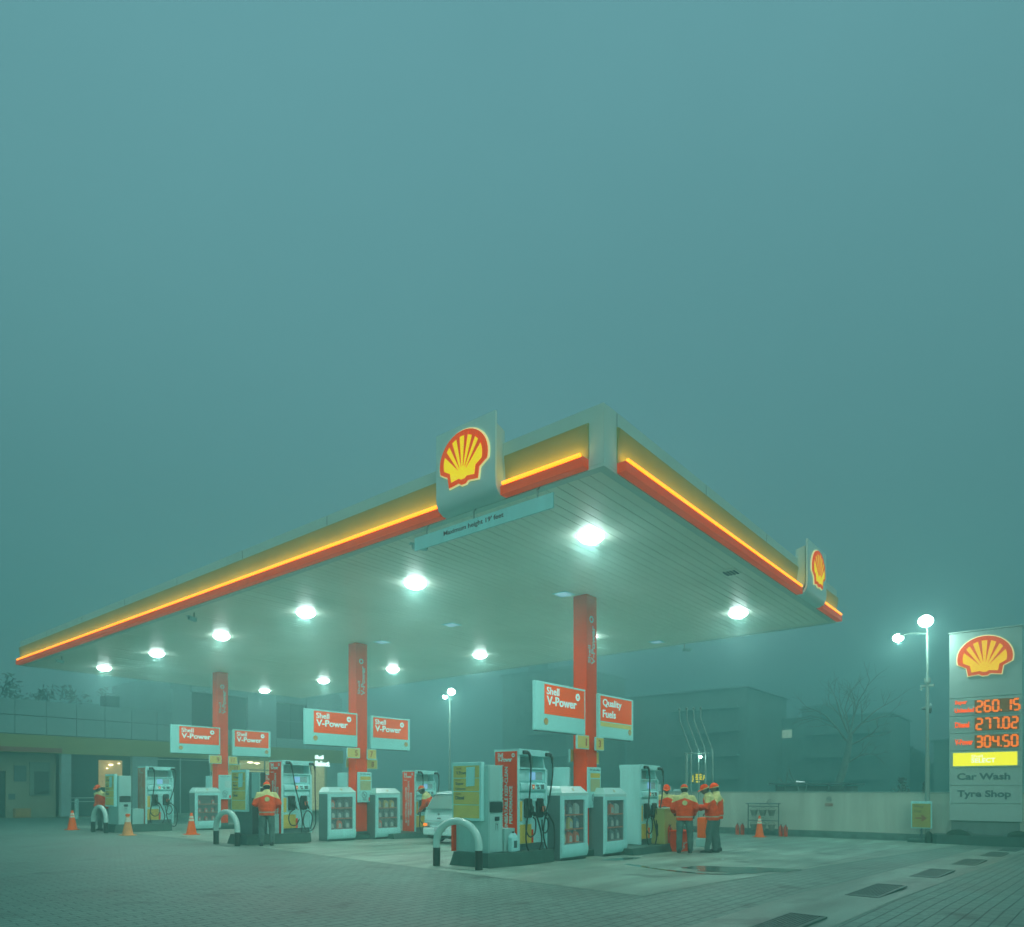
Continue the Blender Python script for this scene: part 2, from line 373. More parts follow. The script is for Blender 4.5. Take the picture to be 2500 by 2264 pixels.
for i, p in enumerate(trail):
    q = trail[min(i + 1, len(trail) - 1)]; r_ = trail[max(i - 1, 0)]; d = Vector((q[0] - r_[0], q[1] - r_[1])).normalized()
    w_ = 0.05 + 0.07 * abs(math.sin(i * 1.7)); L_.append((p[0] - d.y * w_, p[1] + d.x * w_)); R_.append((p[0] + d.y * w_, p[1] - d.x * w_))
sheet('puddle_trail_water', L_ + R_[::-1], wet, 0.007)
sheet('wet_patch_water', [(12.9, 8.1), (13.1, 7.82), (13.75, 7.72), (14.3, 7.85), (14.0, 8.05), (13.4, 8.16)], wet, 0.006)

grate = mat('iron_grate', (0.075, 0.17, 0.145), 0.5, 0.3, 8)
void = mat('drain_shade', (0.008, 0.03, 0.025), 0.9, 0)
def drain(k, X):
    t = thing('drain_grate', DR[k], 'drain cover', (X, skew(X), gz(X) + 0.006), -0.05, 'drain covers in the concrete strip')
    m = MB(); L, w = 0.80, 0.215
    m.box(-L, L, -w, -w + 0.03, 0, 0.02); m.box(-L, L, w - 0.03, w, 0, 0.02); m.box(-L, -L + 0.03, -w + 0.03, w - 0.03, 0, 0.02); m.box(L - 0.03, L, -w + 0.03, w - 0.03, 0, 0.02)
    m.build('frame', grate, t, 0)
    m = MB(); n = 9
    for i in range(n):
        y = -w + 0.05 + (2 * w - 0.1) * i / (n - 1); m.box(-L + 0.03, L - 0.03, y - 0.012, y + 0.012, 0.004, 0.016)
    for x in (-0.4, 0, 0.4): m.box(x - 0.012, x + 0.012, -w + 0.03, w - 0.03, 0.002, 0.012)
    m.build('bars', grate, t, 0)
    m = MB(); m.box(-L + 0.03, L - 0.03, -w + 0.03, w - 0.03, -0.001, 0.0015); m.build('pit', void, t, 0)  # thin dark sheet in place of the shaded depth below
DR = ['dark drain grate nearest the camera at the bottom edge', 'second drain grate from the camera in the pale strip', 'third drain grate from the camera, with worn slats',
      'fourth drain grate from the camera in the strip', 'fifth drain grate from the camera, small and pale', 'last drain grate, before the dark planter kerb']
for k, X in enumerate((7.75, 11.4, 15.05, 18.65, 22.2, 25.0)): drain(k, X)

# ------------------------------------------------------------------ canopy
CX0, CX1, CY0, CY1, ZS, ZT = 8.45, 20.5, 5.24, 30.5, 6.07, 6.97
can = thing('canopy', 'large white flat canopy with yellow and red lit fascia over the pumps', 'canopy', (14.2, 17.8, 0))
O = Vector((14.2, 17.8, 0))
def cmb(): return MB()
def cbuild(m, name, mats, parent=can, smooth=40, label=None):
    bmesh.ops.translate(m.bm, verts=m.bm.verts, vec=-O); return m.build(name, mats, parent, smooth, label)
m = cmb(); n = 126; w = (CY1 - CY0 - 0.28) / n
for i in range(n):
    y = CY0 + 0.14 + w * i
    xs = [CX0 + 0.14, CX0 + 3.0 + 0.02 * (i % 2), CX0 + 6.1, CX0 + 9.1 + 0.02 * (i % 2), CX1 - 0.14]
    for a, b in zip(xs[:-1], xs[1:]): m.box(a + 0.002, b - 0.002, y + 0.006, y + w - 0.006, ZS + 0.012 + 0.003 * rnd.random(), ZS + 0.04)
cbuild(m, 'soffit', soff, smooth=0)
m = cmb(); m.box(CX0 + 0.12, CX1 - 0.12, CY0 + 0.12, CY1 - 0.12, ZS + 0.06, ZT - 0.12); cbuild(m, 'roof_deck', fasc, smooth=0)
m = cmb()
for q in ((CX0, CX0 + 0.14, CY0, CY1), (CX1 - 0.14, CX1, CY0, CY1), (CX0 + 0.14, CX1 - 0.14, CY0, CY0 + 0.14), (CX0 + 0.14, CX1 - 0.14, CY1 - 0.14, CY1)): m.box(*q, ZS + 0.004, ZS + 0.05)
cbuild(m, 'edge_trim', fasc, smooth=0)
# fascia backing, all four sides, with a sloped top
m = cmb()
def sl(a, b): return [(a, ZS + 0.055), (b, ZS + 0.055), (b, ZT - 0.02), (a, ZT)]
m.prism([(CX0, ZS + 0.055), (CX0 + 0.1, ZS + 0.055), (CX0 + 0.1, ZT - 0.015), (CX0, ZT)], 'y', CY0 + 0.001, CY1)
m.prism([(CX1, ZS + 0.055), (CX1 - 0.1, ZS + 0.055), (CX1 - 0.1, ZT - 0.015), (CX1, ZT)], 'y', CY0 + 0.001, CY1)
m.prism([(CY0, ZS + 0.055), (CY0 + 0.1, ZS + 0.055), (CY0 + 0.1, ZT - 0.015), (CY0, ZT)], 'x', CX0 + 0.1, CX1 - 0.1)
m.prism([(CY1, ZS + 0.055), (CY1 - 0.1, ZS + 0.055), (CY1 - 0.1, ZT - 0.015), (CY1, ZT)], 'x', CX0 + 0.1, CX1 - 0.1)
cbuild(m, 'fascia', fasc, smooth=0)
m = cmb()
for y in (11.7, 14.9, 18.1, 21.3, 24.5, 27.7): m.box(CX0 - 0.003, CX0 + 0.004, y, y + 0.012, 6.77, 6.955)
for x in (8.80, 11.9, 15.0): m.box(x, x + 0.012, CY0 - 0.003, CY0 + 0.004, 6.77, 6.955)
cbuild(m, 'joint_seams', slate, smooth=0)
band_y = mat('band_yellow', (0.34, 0.37, 0.13), 0.5, 0.10, 1.2, spec=0.2)
BP = [(0, 6.24), (0.012, 6.24), (0.014, 6.40), (0.026, 6.55), (0.05, 6.70), (0.05, 6.735), (0, 6.76)]
def band(segs, side):
    for a, b in segs:
        m = cmb()
        if side == 'W':  # the long face towards the camera, looking along -X
            m.prism([(CX0 - q[0], q[1]) for q in BP], 'y', a, b)
        else:
            m.prism([(CY0 - q[0], q[1]) for q in BP], 'x', a, b)
        cbuild(m, 'yellow_band', band_y, smooth=45)
        m = cmb()
        if side == 'W': m.box(CX0 - 0.15, CX0 - 0.001, a, b, 6.085, 6.235, bev=0.012)
        else: m.box(a, b, CY0 - 0.15, CY0 - 0.001, 6.085, 6.235, bev=0.012)
        cbuild(m, 'red_band', band_r, smooth=40)
def strips(cuts, side):
    for a, b in zip(cuts[:-1], cuts[1:]):
        if b - a < 0.1: continue
        m = cmb(); a += 0.02; b -= 0.02
        if side == 'W': m.tube([(CX0 - 0.135, a, 6.268), (CX0 - 0.135, b, 6.268)], 0.027, 10)
        else: m.tube([(a, CY0 - 0.135, 6.268), (b, CY0 - 0.135, 6.268)], 0.027, 10)
        tb = cbuild(m, 'light_strip', tube_m, smooth=60)
        l = bpy.data.lights.new('strip_glow', 'AREA'); l.shape = 'RECTANGLE'; l.size = b - a; l.size_y = 0.03; l.energy = 1.7 * (b - a); l.color = (1.0, 0.55, 0.0)
        g = bpy.data.objects.new('strip_glow', l); COL.objects.link(g); g.parent = tb
        d_ = Vector((0.45, 0, 1)) if side == 'W' else Vector((0, 0.45, 1))
        ax = Vector((0, 1, 0)) if side == 'W' else Vector((1, 0, 0))
        z_ = -d_.normalized(); y_ = z_.cross(ax).normalized()
        mw = Matrix((ax, y_, z_)).transposed().to_4x4()
        mw.translation = (Vector((CX0 - 0.10, (a + b) / 2, 6.298)) if side == 'W' else Vector(((a + b) / 2, CY0 - 0.10, 6.298))) - O
        g.matrix_local = mw
band([(5.49, 7.04), (8.36, 30.48)], 'W'); band([(8.80, 17.00), (18.60, 20.47)], 'S')
strips([5.53, 7.02], 'W'); strips([8.38, 11.3, 14.2, 17.2, 20.4, 23.6, 27.2, 30.4], 'W')
strips([8.86, 12.01, 13.82, 16.98], 'S'); strips([18.62, 20.44], 'S')
# columns
for k in range(3):
    y0 = 8.97 + 8.53 * k
    m = MB(); m.box(-0.225, 0.225, 0, 0.38, 0.17, ZS + 0.0, bev=0.02); 
    lo = Vector((13.93 - 14.2, y0 - 17.8, 0))
    c = m.build('column', redc, can); c.location = lo
    m = MB(); m.box(-0.222, 0.222, 0.004, 0.376, -0.1, 0.17); m.build('base', slate, c, 0)
    m = MB(); u, v = FYup
    m.text('Shell', (-0.06, -0.001, 4.46), u, v, 0.42, 0.10, 0.02); m.text('V-Power', (0.13, -0.001, 4.44), u, v, 0.92, 0.155, 0.03)
    m.ring((-0.02, -0.001, 5.50), 0.045, 0.085, (1, 0, 0), (0, 0, 1), 0.004)
    m.build('lettering', mat('column_lettering', (0.36, 0.62, 0.58), 0.5, 0.0), c, 0)

# luminaires
LP = [(10.66, 6.88), (10.63, 11.48), (10.61, 15.6), (10.61, 19.9), (10.60, 24.15), (10.60, 28.55),
      (17.75, 6.93), (17.66, 11.46), (17.70, 15.9), (17.69, 20.36), (17.70, 24.75), (17.76, 29.4)]
ORD = ['nearest', 'second', 'third', 'fourth', 'fifth', 'farthest']
def lamp_disc(name, P, d, loc, rot, parent, col=(1.0, 1.0, 0.94)):
    l = bpy.data.lights.new(name, 'AREA'); l.shape = 'DISK'; l.size = d; l.energy = P; l.color = col
    o = bpy.data.objects.new(name, l); COL.objects.link(o); o.location = loc; o.rotation_euler = rot; o.parent = parent; return o
t = thing('canopy_light', '', 'ceiling light', group='canopy lights')
m = MB(); m.lathe([(0.20, 0.02), (0.26, 0.008), (0.26, -0.004), (0.24, -0.011), (0.20, -0.01)], seg=28); m.build('rim', white, t)
m = MB(); m.lathe([(0.238, -0.012), (0.225, -0.045), (0.18, -0.09), (0.11, -0.12), (0.001, -0.13)], seg=28); m.build('lens', lens, t, 80)
lamp_disc('bulb', 84, 0.30, (0, 0, -0.145), (0, 0, 0), t)
for k, (x, y) in enumerate(LP):
    row = 'front row along the yellow fascia' if k < 6 else 'back row behind the columns'
    lb = f'round white lit canopy lamp, {ORD[k % 6]} one of the {row}'
    o = t if k == 0 else dup(t)
    o['label'] = lb; o.location = (x, y, ZS + 0.012)
dim = mat('dim_lens', (0.45, 0.68, 0.85), 0.3, 0.0, emit=(0.35, 0.62, 0.80), es=0.55)
for (x, y, lb) in ((13.44, 9.44, 'dim bluish square lamp in the ceiling left of the first column top'), (13.97, 13.61, 'dim square ceiling lamp between the first and second column'),
                   (14.24, 16.9, 'dim square ceiling lamp just before the second column'), (19.65, 10.27, 'dim square ceiling lamp near the far canopy edge, right of first column')):
    t = thing('recessed_light', lb, 'ceiling light', (x, y, ZS + 0.01), 0, 'unlit square ceiling lamps')
    m = MB(); m.box(-0.2, 0.2, -0.2, 0.2, -0.006, 0.0); m.build('frame', white, t, 0)
    m = MB(); m.box(-0.15, 0.15, -0.15, 0.15, -0.012, -0.006); m.build('lens', dim, t, 0)
t = thing('ceiling_vent', 'small square louvred vent in the canopy ceiling near the right fascia', 'vent', (14.29, 5.75, ZS + 0.01))
m = MB(); m.box(-0.2, 0.2, -0.16, 0.16, -0.02, 0.0); m.build('frame', soff, t, 0)
m = MB()
for i in range(4): m.box(-0.14, 0.14, -0.13 + 0.07 * i, -0.10 + 0.07 * i, -0.04, -0.02)
m.build('slats', slate, t, 0)
def cctv(x, y, z, lb, rz, up=True):
    t = thing('security_camera', lb, 'camera', (x, y, z), rz, 'cameras under the canopy')
    m = MB(); m.tube([(0, 0, 0), (0, 0, -0.12), (0.0, -0.05, -0.16)], 0.018, 6); m.build('bracket', galv, t)
    m = MB(); m.box(-0.045, 0.045, -0.22, 0.06, -0.235, -0.15, bev=0.015); m.box(-0.055, 0.055, -0.27, 0.06, -0.15, -0.142); m.build('housing', white2, t)
    m = MB(); m.lathe([(0.03, 0), (0.03, 0.01), (0.001, 0.012)], (0, -0.22, -0.19), 10, axis='y'); m.build('lens', black, t)
cctv(8.75, 17.8, ZS, 'small security camera under the canopy edge below the long lit fascia', R(-60))
cctv(8.75, 27.2, ZS, 'tiny security camera at the far left end of the canopy edge', R(-60))
cctv(20.4, 9.7, ZS, 'small white security camera on the back edge of the canopy', R(60))
cctv(8.78, 9.25, ZS, 'small grey security camera beside the height sign', R(-120))

# sign boxes on the fascia
def fascia_sign(lb, loc, rz, w=1.30):
    """curved-bottom white box, local: front looks to -Y, x across, z up from soffit level"""
    t = thing('canopy_sign', lb, 'sign', loc, rz, 'lit emblem boxes on the canopy')
    prof = [(0.30, 0.02), (0.16, 0.03), (0.06, 0.08), (0.01, 0.18), (0.0, 0.30), (0.0, 1.32), (0.04, 1.32), (0.04, 0.32), (0.05, 0.21), (0.09, 0.13), (0.17, 0.085), (0.30, 0.07)]
    m = MB(); m.prism(prof, 'x', -w / 2, w / 2); m.build('front_skin', mat('sign_skin', (0.56, 0.84, 0.80), 0.4, 0.06, 1.5, streak=True), t, 40)
    m = MB(); m.prism([(0.29, 0.10), (0.12, 0.17), (0.07, 0.30), (0.07, 1.18), (0.29, 1.12)], 'x', -w / 2 + 0.05, w / 2 - 0.05); m.build('box', fasc, t, 40)
    m = MB(); scallop(m, (0.0, -0.001, 0.34), (1, 0, 0), (0, 0, 1), 1.04, 0.86, 0.022); m.build('emblem', [logo_w, logo_r, logo_y], t, 0)
    return t
fascia_sign('lit shell emblem on a curved white box on the long canopy face', (8.20, 7.70, ZS - 0.01), R(-90))
fascia_sign('lit shell emblem on a white box at the right canopy face', (17.80, 4.99, ZS - 0.01), 0, 1.55)
t = thing('height_limit_sign', 'long white board reading maximum height 19 feet hanging under the canopy edge', 'sign', (8.40, 7.58, 5.68))
m = MB(); m.box(-0.012, 0.012, -1.5, 1.5, 0, 0.225); m.build('panel', white, t, 0)
m = MB(); m.text("Maximum height 19' feet", (-0.012, 0.78, 0.075), *FX, 1.32, 0.10, 0.012); m.build('lettering', mat('brown_lettering', (0.09, 0.055, 0.045), 0.6, 0), t, 0)
m = MB()
for y in (-1.2, 0.1, 1.2): m.tube([(0, y, 0.225), (0, y, 0.34), (0.05, y, 0.40)], 0.012, 6)
m.build('brackets', galv, t)
# ------------------------------------------------------------------ pump islands
DY = 8.53
BAY = ['nearest bay', 'middle bay', 'far left bay']
for k in range(3):
    y = 8.75 + DY * k
    m = MB()
    # nose slopes towards the approach
    m.loft([[(9.86, y - 0.10, 0), (9.86, y + 0.92, 0), (11.75, y + 0.92, 0), (11.75, y - 0.27, 0), (10.6, y - 0.27, 0)],
            [(9.94, y - 0.02, 0.265), (9.94, y + 0.88, 0.265), (11.74, y + 0.90, 0.255), (11.74, y - 0.25, 0.255), (10.6, y - 0.25, 0.262)]])
    struct(m.build('island_kerb', dark, smooth=30))
    m = MB(); b = gz(15.5)
    m.box(13.0, 14.6, y + 0.08, y + 0.62, gz(14.5) - 0.02, gz(13) + 0.14, bev=0.015)
    m.loft([[(14.62, y - 0.55, b - .05), (14.62, y + 0.9, b - .05), (17.35, y + 0.9, b - .05), (17.35, y - 0.5, b - .05)],
            [(14.64, y - 0.45, 0.075), (14.64, y + 0.88, 0.075), (17.30, y + 0.88, 0.06), (17.30, y - 0.42, 0.06)]])
    struct(m.build('island_kerb', dark, smooth=30))

# hoop guards
def hoop(loc, lb):
    t = thing('hoop_guard', lb, 'barrier', loc, 0, 'hoop guards at the island heads')
    h = 0.555; rr_ = 0.36
    path = [(0, h, 0.36), (0, h, 0.45)] + [(0, h * math.cos(R(a)) , 0.45 + 0.44 * math.sin(R(a))) for a in range(8, 173, 8)] + [(0, -h, 0.45), (0, -h, 0.36)]
    m = MB(); m.tube(path, 0.072, 14); m.build('hoop', mat('hoop_white', (0.42, 0.76, 0.70), 0.22, 0.06, 4, coat=0.5), t, 60)
    for s in (-1, 1):
        m = MB(); m.tube([(0, s * h, -0.02), (0, s * h, 0.36)], 0.0725, 14); m.build('post', mat('hoop_black', (0.015, 0.05, 0.04), 0.35, 0.2, 5), t, 60)
for k in range(3):
    hoop((9.60, 9.21 + DY * k, 0), f'white steel hoop with black feet guarding the {BAY[k]} island')

# service units with the fuel board
panel_in = mat('recess_dark', (0.02, 0.065, 0.06), 0.5, 0.15, 5)  # near-black tone puts recess shade into flat panels
def unit(k, X):
    t = thing('service_unit', ['grey service unit with yellow fuel board behind the nearest hoop', 'open grey service unit with yellow fuel board beside the capped man',
              'grey service unit with yellow fuel board behind the far left hoop'][k], 'service unit', (X, 8.82 + DY * k, 0.262), 0, 'service units at the island heads')
    opened = k == 1
    m = MB(); m.box(0.0, 0.42, 0, 0.86, 0, 1.70, bev=0.012)
    m.build('body', white2 if k != 1 else slate, t, 40)
    m = MB(); m.box(0.02, 0.40, -0.012, -0.001, 0.02, 0.765); m.box(0.02, 0.40, -0.012, -0.001, 1.0, 1.68)
    m.build('door', white2 if not opened else panel_in, t, 0)  # on the open unit this dark panel stands in for its shaded inside
    m = MB(); m.box(0.03, 0.395, -0.016, -0.004, 0.785, 0.985, bev=0.02); m.build('towel_slot', panel_in, t)
    m = MB(); m.box(0.17, 0.30, -0.02, -0.012, 0.62, 0.70, bev=0.01)
    m.box(0.19, 0.28, -0.016, -0.012, 0.44, 0.58, 1); m.box(0.195, 0.275, -0.018, -0.016, 0.445, 0.575, 2)
    m.text('T', (0.215, -0.018, 0.46), *FY, 0.04, 0.10, 0.01); m.build('fittings', [panel_in, dletter, white2], t, 0)
    if opened:
        m = MB(); m.box(0.05, 0.38, -0.06, -0.012, 1.26, 1.27); m.box(0.08, 0.33, -0.08, -0.03, 1.27, 1.30, 1); m.build('paper_tray', [slate, letter], t, 0)
        m = MB(); m.box(0.0, 0.018, -0.40, 0.0, 1.0, 1.68); m.build('open_door', white2, t, 0)
    m = MB(); m.box(-0.10, -0.002, 0.10, 0.88, 0.62, 1.76, bev=0.012); m.build('board_frame', white, t)
    m = MB()
    zs = [0.665, 0.93, 1.19, 1.45, 1.70]
    for a, b in zip(zs[:-1], zs[1:]): m.box(-0.107, -0.10, 0.15, 0.83, a + 0.008, b - 0.008)
    bd = m.build('fuel_board', mat('board_yellow', (0.62, 0.60, 0.16), 0.5, 0.10, 3, spec=0.15), t, 0)
    m = MB(); X_ = -0.1075
    m.text('V.Power', (X_, 0.75, 1.52), *FX, 0.30, 0.07, 0.01); m.text('Shell', (X_, 0.75, 1.62), *FX, 0.13, 0.04, 0.005, m=1)
    m.text('Super', (X_, 0.77, 1.30), *FX, 0.22, 0.075, 0.02); m.text('Unleaded', (X_, 0.77, 1.225), *FX, 0.26, 0.04, 0.008); m.text('Shell', (X_, 0.77, 1.395), *FX, 0.13, 0.035, 0.005, m=1)
    m.text('Diesel', (X_, 0.77, 1.03), *FX, 0.23, 0.075, 0.02); m.text('Shell', (X_, 0.77, 1.125), *FX, 0.13, 0.035, 0.005, m=1)
    m.build('lettering', [dletter, mat('olive_lettering', (0.30, 0.25, 0.05), 0.6, 0)], t, 0)
    m = MB(); m.loft([[(-0.112, 0.48, 1.66), (-0.112, 0.26, 1.67), (-0.122, 0.26, 1.40), (-0.118, 0.47, 1.29)], [(-0.114, 0.48, 1.66), (-0.114, 0.26, 1.67), (-0.126, 0.25, 1.30), (-0.122, 0.47, 1.285)]])
    m.face([(-0.112, 0.48, 1.66), (-0.112, 0.25, 1.67), (-0.124, 0.25, 1.30), (-0.120, 0.48, 1.285)]); m.build('paper_note', white, t, 0)
for k, X in enumerate((10.06, 10.10, 10.06)): unit(k, X)
# low step boxes and the canister between unit and pump
for k, (a, b) in enumerate(((10.52, 10.84), (10.56, 10.92), (10.52, 10.90))):
    m = MB(); m.box(a, b, 8.80 + DY * k, 9.40 + DY * k, 0.262, 0.80 if k else 0.72, bev=0.01)
    tag(m.build('low_cabinet', white2), f'low grey box between service unit and pump, {BAY[k]}', 'box', 'low boxes on the islands')
t = thing('canister', 'white plastic canister with black cap on the island by the first pump', 'canister', (10.44 + 0.22, 8.70, 0.262))
m = MB(); m.box(-0.10, 0.10, -0.06, 0.06, 0, 0.30, bev=0.03); m.loft([[(-0.09, -0.05, .29), (.09, -.05, .29), (.09, .05, .29), (-.09, .05, .29)], [(-0.04, -0.03, .37), (.03, -.03, .37), (.03, .03, .37), (-.04, .03, .37)]]); m.build('body', white, t)
m = MB(); m.lathe([(0.022, 0.36), (0.022, 0.40), (0.001, 0.40)], seg=10); m.build('cap', black, t)
m = MB(); m.box(-0.05, 0.05, -0.063, -0.0605, 0.08, 0.22); m.build('sticker', dletter, t, 0)
m = MB(); m.box(0.0, 0.40, -0.025, 0.025, 0, 0.60, bev=0.006)
tag(m.build('red_board', red), 'narrow red board standing behind the nearest hoop guard', 'board').location = (10.0, 9.735, 0.262)

# fuel pumps: local x along the island 0..1.02, front looks to -Y at y = 0, z from the pump foot
lcd = mat('pump_screen', (0.3, 0.5, 0.8), 0.3, 0.0, emit=(0.18, 0.45, 0.72), es=0.55)
def smooth_path(pts, n=6):
    P = [Vector(p) for p in pts]; P = [P[0] * 2 - P[1]] + P + [P[-1] * 2 - P[-2]]; o = []
    for i in range(1, len(P) - 2):
        for j in range(n):
            t_ = j / n; a, b, c, d = P[i - 1:i + 3]
            o.append(0.5 * ((2 * b) + (c - a) * t_ + (2 * a - 5 * b + 4 * c - d) * t_ ** 2 + (3 * b - a - 3 * c + d) * t_ ** 3))
    o.append(P[-2]); return o
def pump(lb, loc, side, faded=False, hs=0):
    t = thing('fuel_pump', lb, 'fuel pump', loc, 0, 'fuel pumps on the islands')
    w, d, h = 1.0, 0.60, 2.06
    m = MB()
    m.box(0.0, 0.07, 0, d, 0.0, h - 0.10, bev=0.008); m.box(0.93, w, 0.0, d, 0.0, 1.66, bev=0.008)
    m.loft([[(0.93, 0.05, 1.66), (w, 0.05, 1.66), (w, d - 0.05, 1.66), (0.93, d - 0.05, 1.66)], [(0.95, 0.1, 1.96), (w - 0.04, 0.1, 1.96), (w - 0.04, d - 0.1, 1.96), (0.95, d - 0.1, 1.96)]])
    m.loft([[(0.0, -0.02, h - 0.12), (w + 0.01, -0.02, h - 0.14), (w + 0.01, d + 0.02, h - 0.14), (0, d + 0.02, h - 0.12)], [(0.0, -0.03, h), (w + 0.02, -0.03, h - 0.015), (w + 0.02, d + 0.03, h - 0.015), (0, d + 0.03, h)]])
    m.box(0.071, 0.929, 0.03, d - 0.03, 0.14, 1.02); m.box(0.071, 0.929, 0.05, d - 0.05, 1.021, 1.66, bev=0.006)
    m.box(0.071, 0.93, -0.015, d + 0.015, 1.655, 1.685, bev=0.004)
    m.build('cabinet', white, t)
    m = MB(); m.box(0.075, 0.925, d * 0.55, d * 0.55 + 0.02, 1.686, 1.93); m.tube([(0.3, d * .52, 1.70), (0.8, d * .52, 1.93)], 0.006, 5); m.build('back_screen', mat('pale_gap_panel', (0.28, 0.46, 0.42), 0.4, 0.1, 2), t, 0)
    m = MB(); m.box(0.09, 0.16, 0.12, 0.3, 1.686, 1.90); m.build('junction_box', slate, t)
    m = MB(); m.box(0.02, 0.98, 0.05, d - 0.05, 0.0, 0.135); m.build('base', slate, t)
    m = MB(); m.box(0.09, 0.91, 0.030, 0.049, 1.40, 1.635, bev=0.008); m.box(0.13, 0.87, 0.026, 0.029, 1.425, 1.612); m.build('display', white, t)
    m = MB(); m.box(0.42, 0.60, 0.018, 0.0255, 1.435, 1.60); m.build('screen', lcd, t, 0)
    m = MB(); m.box(0.61, 0.84, 0.020, 0.0255, 1.44, 1.60); m.build('price_window', mat('grey_window', (0.28, 0.52, 0.52), 0.3, 0.05), t, 0)
    m = MB(); pr = [(0.049, 1.19), (-0.02, 1.22), (-0.035, 1.27), (-0.01, 1.36), (0.049, 1.385)]
    m.prism(pr, 'x', 0.08, 0.92); m.build('card_panel', white, t, 40)
    m = MB(); m.box(0.44, 0.51, -0.034, -0.012, 1.25, 1.34); m.box(0.46, 0.49, -0.038, -0.03, 1.28, 1.31, 1); m.box(0.58, 0.66, -0.035, -0.014, 1.30, 1.335, 2); m.box(0.60, 0.68, -0.036, -0.02, 1.25, 1.285, 2); m.box(0.73, 0.83, -0.036, -0.014, 1.25, 1.34, 2)
    m.build('keypad', [red, logo_w, slate], t, 0)
    m = MB(); m.box(0.09, 0.91, 0.0, 0.049, 1.05, 1.17, bev=0.012); m.box(0.30, 0.72, -0.012, 0.0, 1.0, 1.05, bev=0.01); m.build('bezel', white, t)
    m = MB(); m.box(0.075, 0.17, 0.020, 0.029, 0.60, 1.0); m.box(0.075, 0.47, 0.020, 0.029, 0.145, 0.53); m.build('yellow_sticker', yel, t, 0)
    m = MB(); m.box(0.475, 0.535, 0.018, 0.029, 0.145, 0.42); m.build('red_sticker', red, t, 0)
    for i, x in enumerate((0.21, 0.60)):
        m = MB(); m.box(x, x + 0.21, -0.06, 0.029, 0.66, 1.06, bev=0.035); c_ = m.build('holster', black, t)
        m = MB(); y = -0.09
        m.tube([(x + 0.15, y + 0.03, 0.98), (x + 0.12, y, 0.90), (x + 0.15, y - 0.01, 0.80), (x + 0.22, y - 0.01, 0.70)], [0.016, 0.032, 0.034, 0.02], 8)
        m.tube([(x + 0.06, y, 0.92), (x + 0.07, y - 0.02, 0.80), (x + 0.16, y - 0.02, 0.70)], 0.010, 6)
        m.box(x + 0.09, x + 0.19, y - 0.025, y + 0.025, 0.78, 0.90, 1 if i else 0, bev=0.015)
        m.tube([(x + 0.22, y - 0.01, 0.70), (x + 0.27, y - 0.01, 0.665)], 0.022, 8, 2)
        m.build('nozzle', [black, mat('nozzle_sleeve', (0.62, 0.22, 0.12), 0.5, 0.2, 20), steel], t)
    m = MB(); m.box(0.10, 0.24, -0.09, -0.031, 1.95, 2.03, bev=0.02)
    m.tube([(0.20, -0.10, 2.0), (0.24, -0.12, 1.93), (0.26, -0.12, 1.78)], [0.028, 0.03, 0.018], 8); m.build('swivel', black, t)
    m = MB(); m.box(0.86, 1.0, -0.09, -0.031, 1.93, 2.01, bev=0.02); m.tube([(0.96, -0.10, 1.98), (1.0, -0.12, 1.9), (1.01, -0.12, 1.78)], [0.028, 0.03, 0.018], 8); m.build('swivel', black, t)
    y = -0.13
    if hs == 0:
        h1 = [(0.26, y, 1.80), (0.25, y, 1.4), (0.17, y, 0.8), (0.10, y, 0.25), (0.22, y - .02, -0.08), (0.42, y - .02, -0.10), (0.58, y - .02, 0.12), (0.60, y, 0.36), (0.44, y, 0.72), (0.36, y, 0.78)]
        h2 = [(1.01, y, 1.80), (1.0, y, 1.55), (0.90, y, 1.1), (0.75, y, 0.7), (0.68, y, 0.3), (0.82, y - .02, -0.05), (0.98, y - .02, -0.10), (1.05, y - .02, 0.1), (1.05, y, 0.48), (0.90, y, 0.68), (0.80, y, 0.76)]
        lo = [[(0.14, y + .02, 0.62), (0.13, y + .02, 0.42), (0.26, y + .02, 0.28), (0.42, y + .02, 0.36), (0.44, y + .02, 0.60), (0.36, y + .02, 0.68)], [(0.66, y + .02, 0.62), (0.68, y + .02, 0.40), (0.79, y + .02, 0.34), (0.89, y + .02, 0.46), (0.86, y + .02, 0.60), (0.76, y + .02, 0.68)]]
    else:
        h1 = [(0.26, y, 1.80), (0.36, y, 1.3), (0.50, y, 0.8), (0.58, y, 0.35), (0.54, y, -0.12)]
        h2 = [(1.01, y, 1.80), (1.01, y, 1.2), (1.03, y, 0.55), (1.0, y - .02, 0.22), (0.85, y - .02, 0.05), (0.68, y - .02, 0.10), (0.60, y - .02, 0.33), (0.68, y, 0.58), (0.80, y, 0.62), (0.92, y, 0.45), (0.86, y, 0.1)]
        lo = [[(0.36, y + .02, 0.68), (0.22, y + .02, 0.60), (0.16, y + .02, 0.42), (0.24, y + .02, 0.24), (0.40, y + .02, 0.24), (0.50, y + .02, 0.4)]]
    for hh_ in (h1, h2): m = MB(); m.tube(smooth_path(hh_), 0.017, 7); m.build('hose', black, t)
    for hh_ in lo: m = MB(); m.tube(smooth_path(hh_), 0.015, 7); m.build('hose', black, t)
    sm = {'red': red, 'white': white, 'faded': mat('faded_red', (0.42, 0.20, 0.10), 0.5, 0.35, 2.5)}[side]
    m = MB(); m.box(-0.012, -0.001, 0.02, d - 0.01, 0.01, h - 0.05); sp = m.build('side_panel', sm, t, 0)
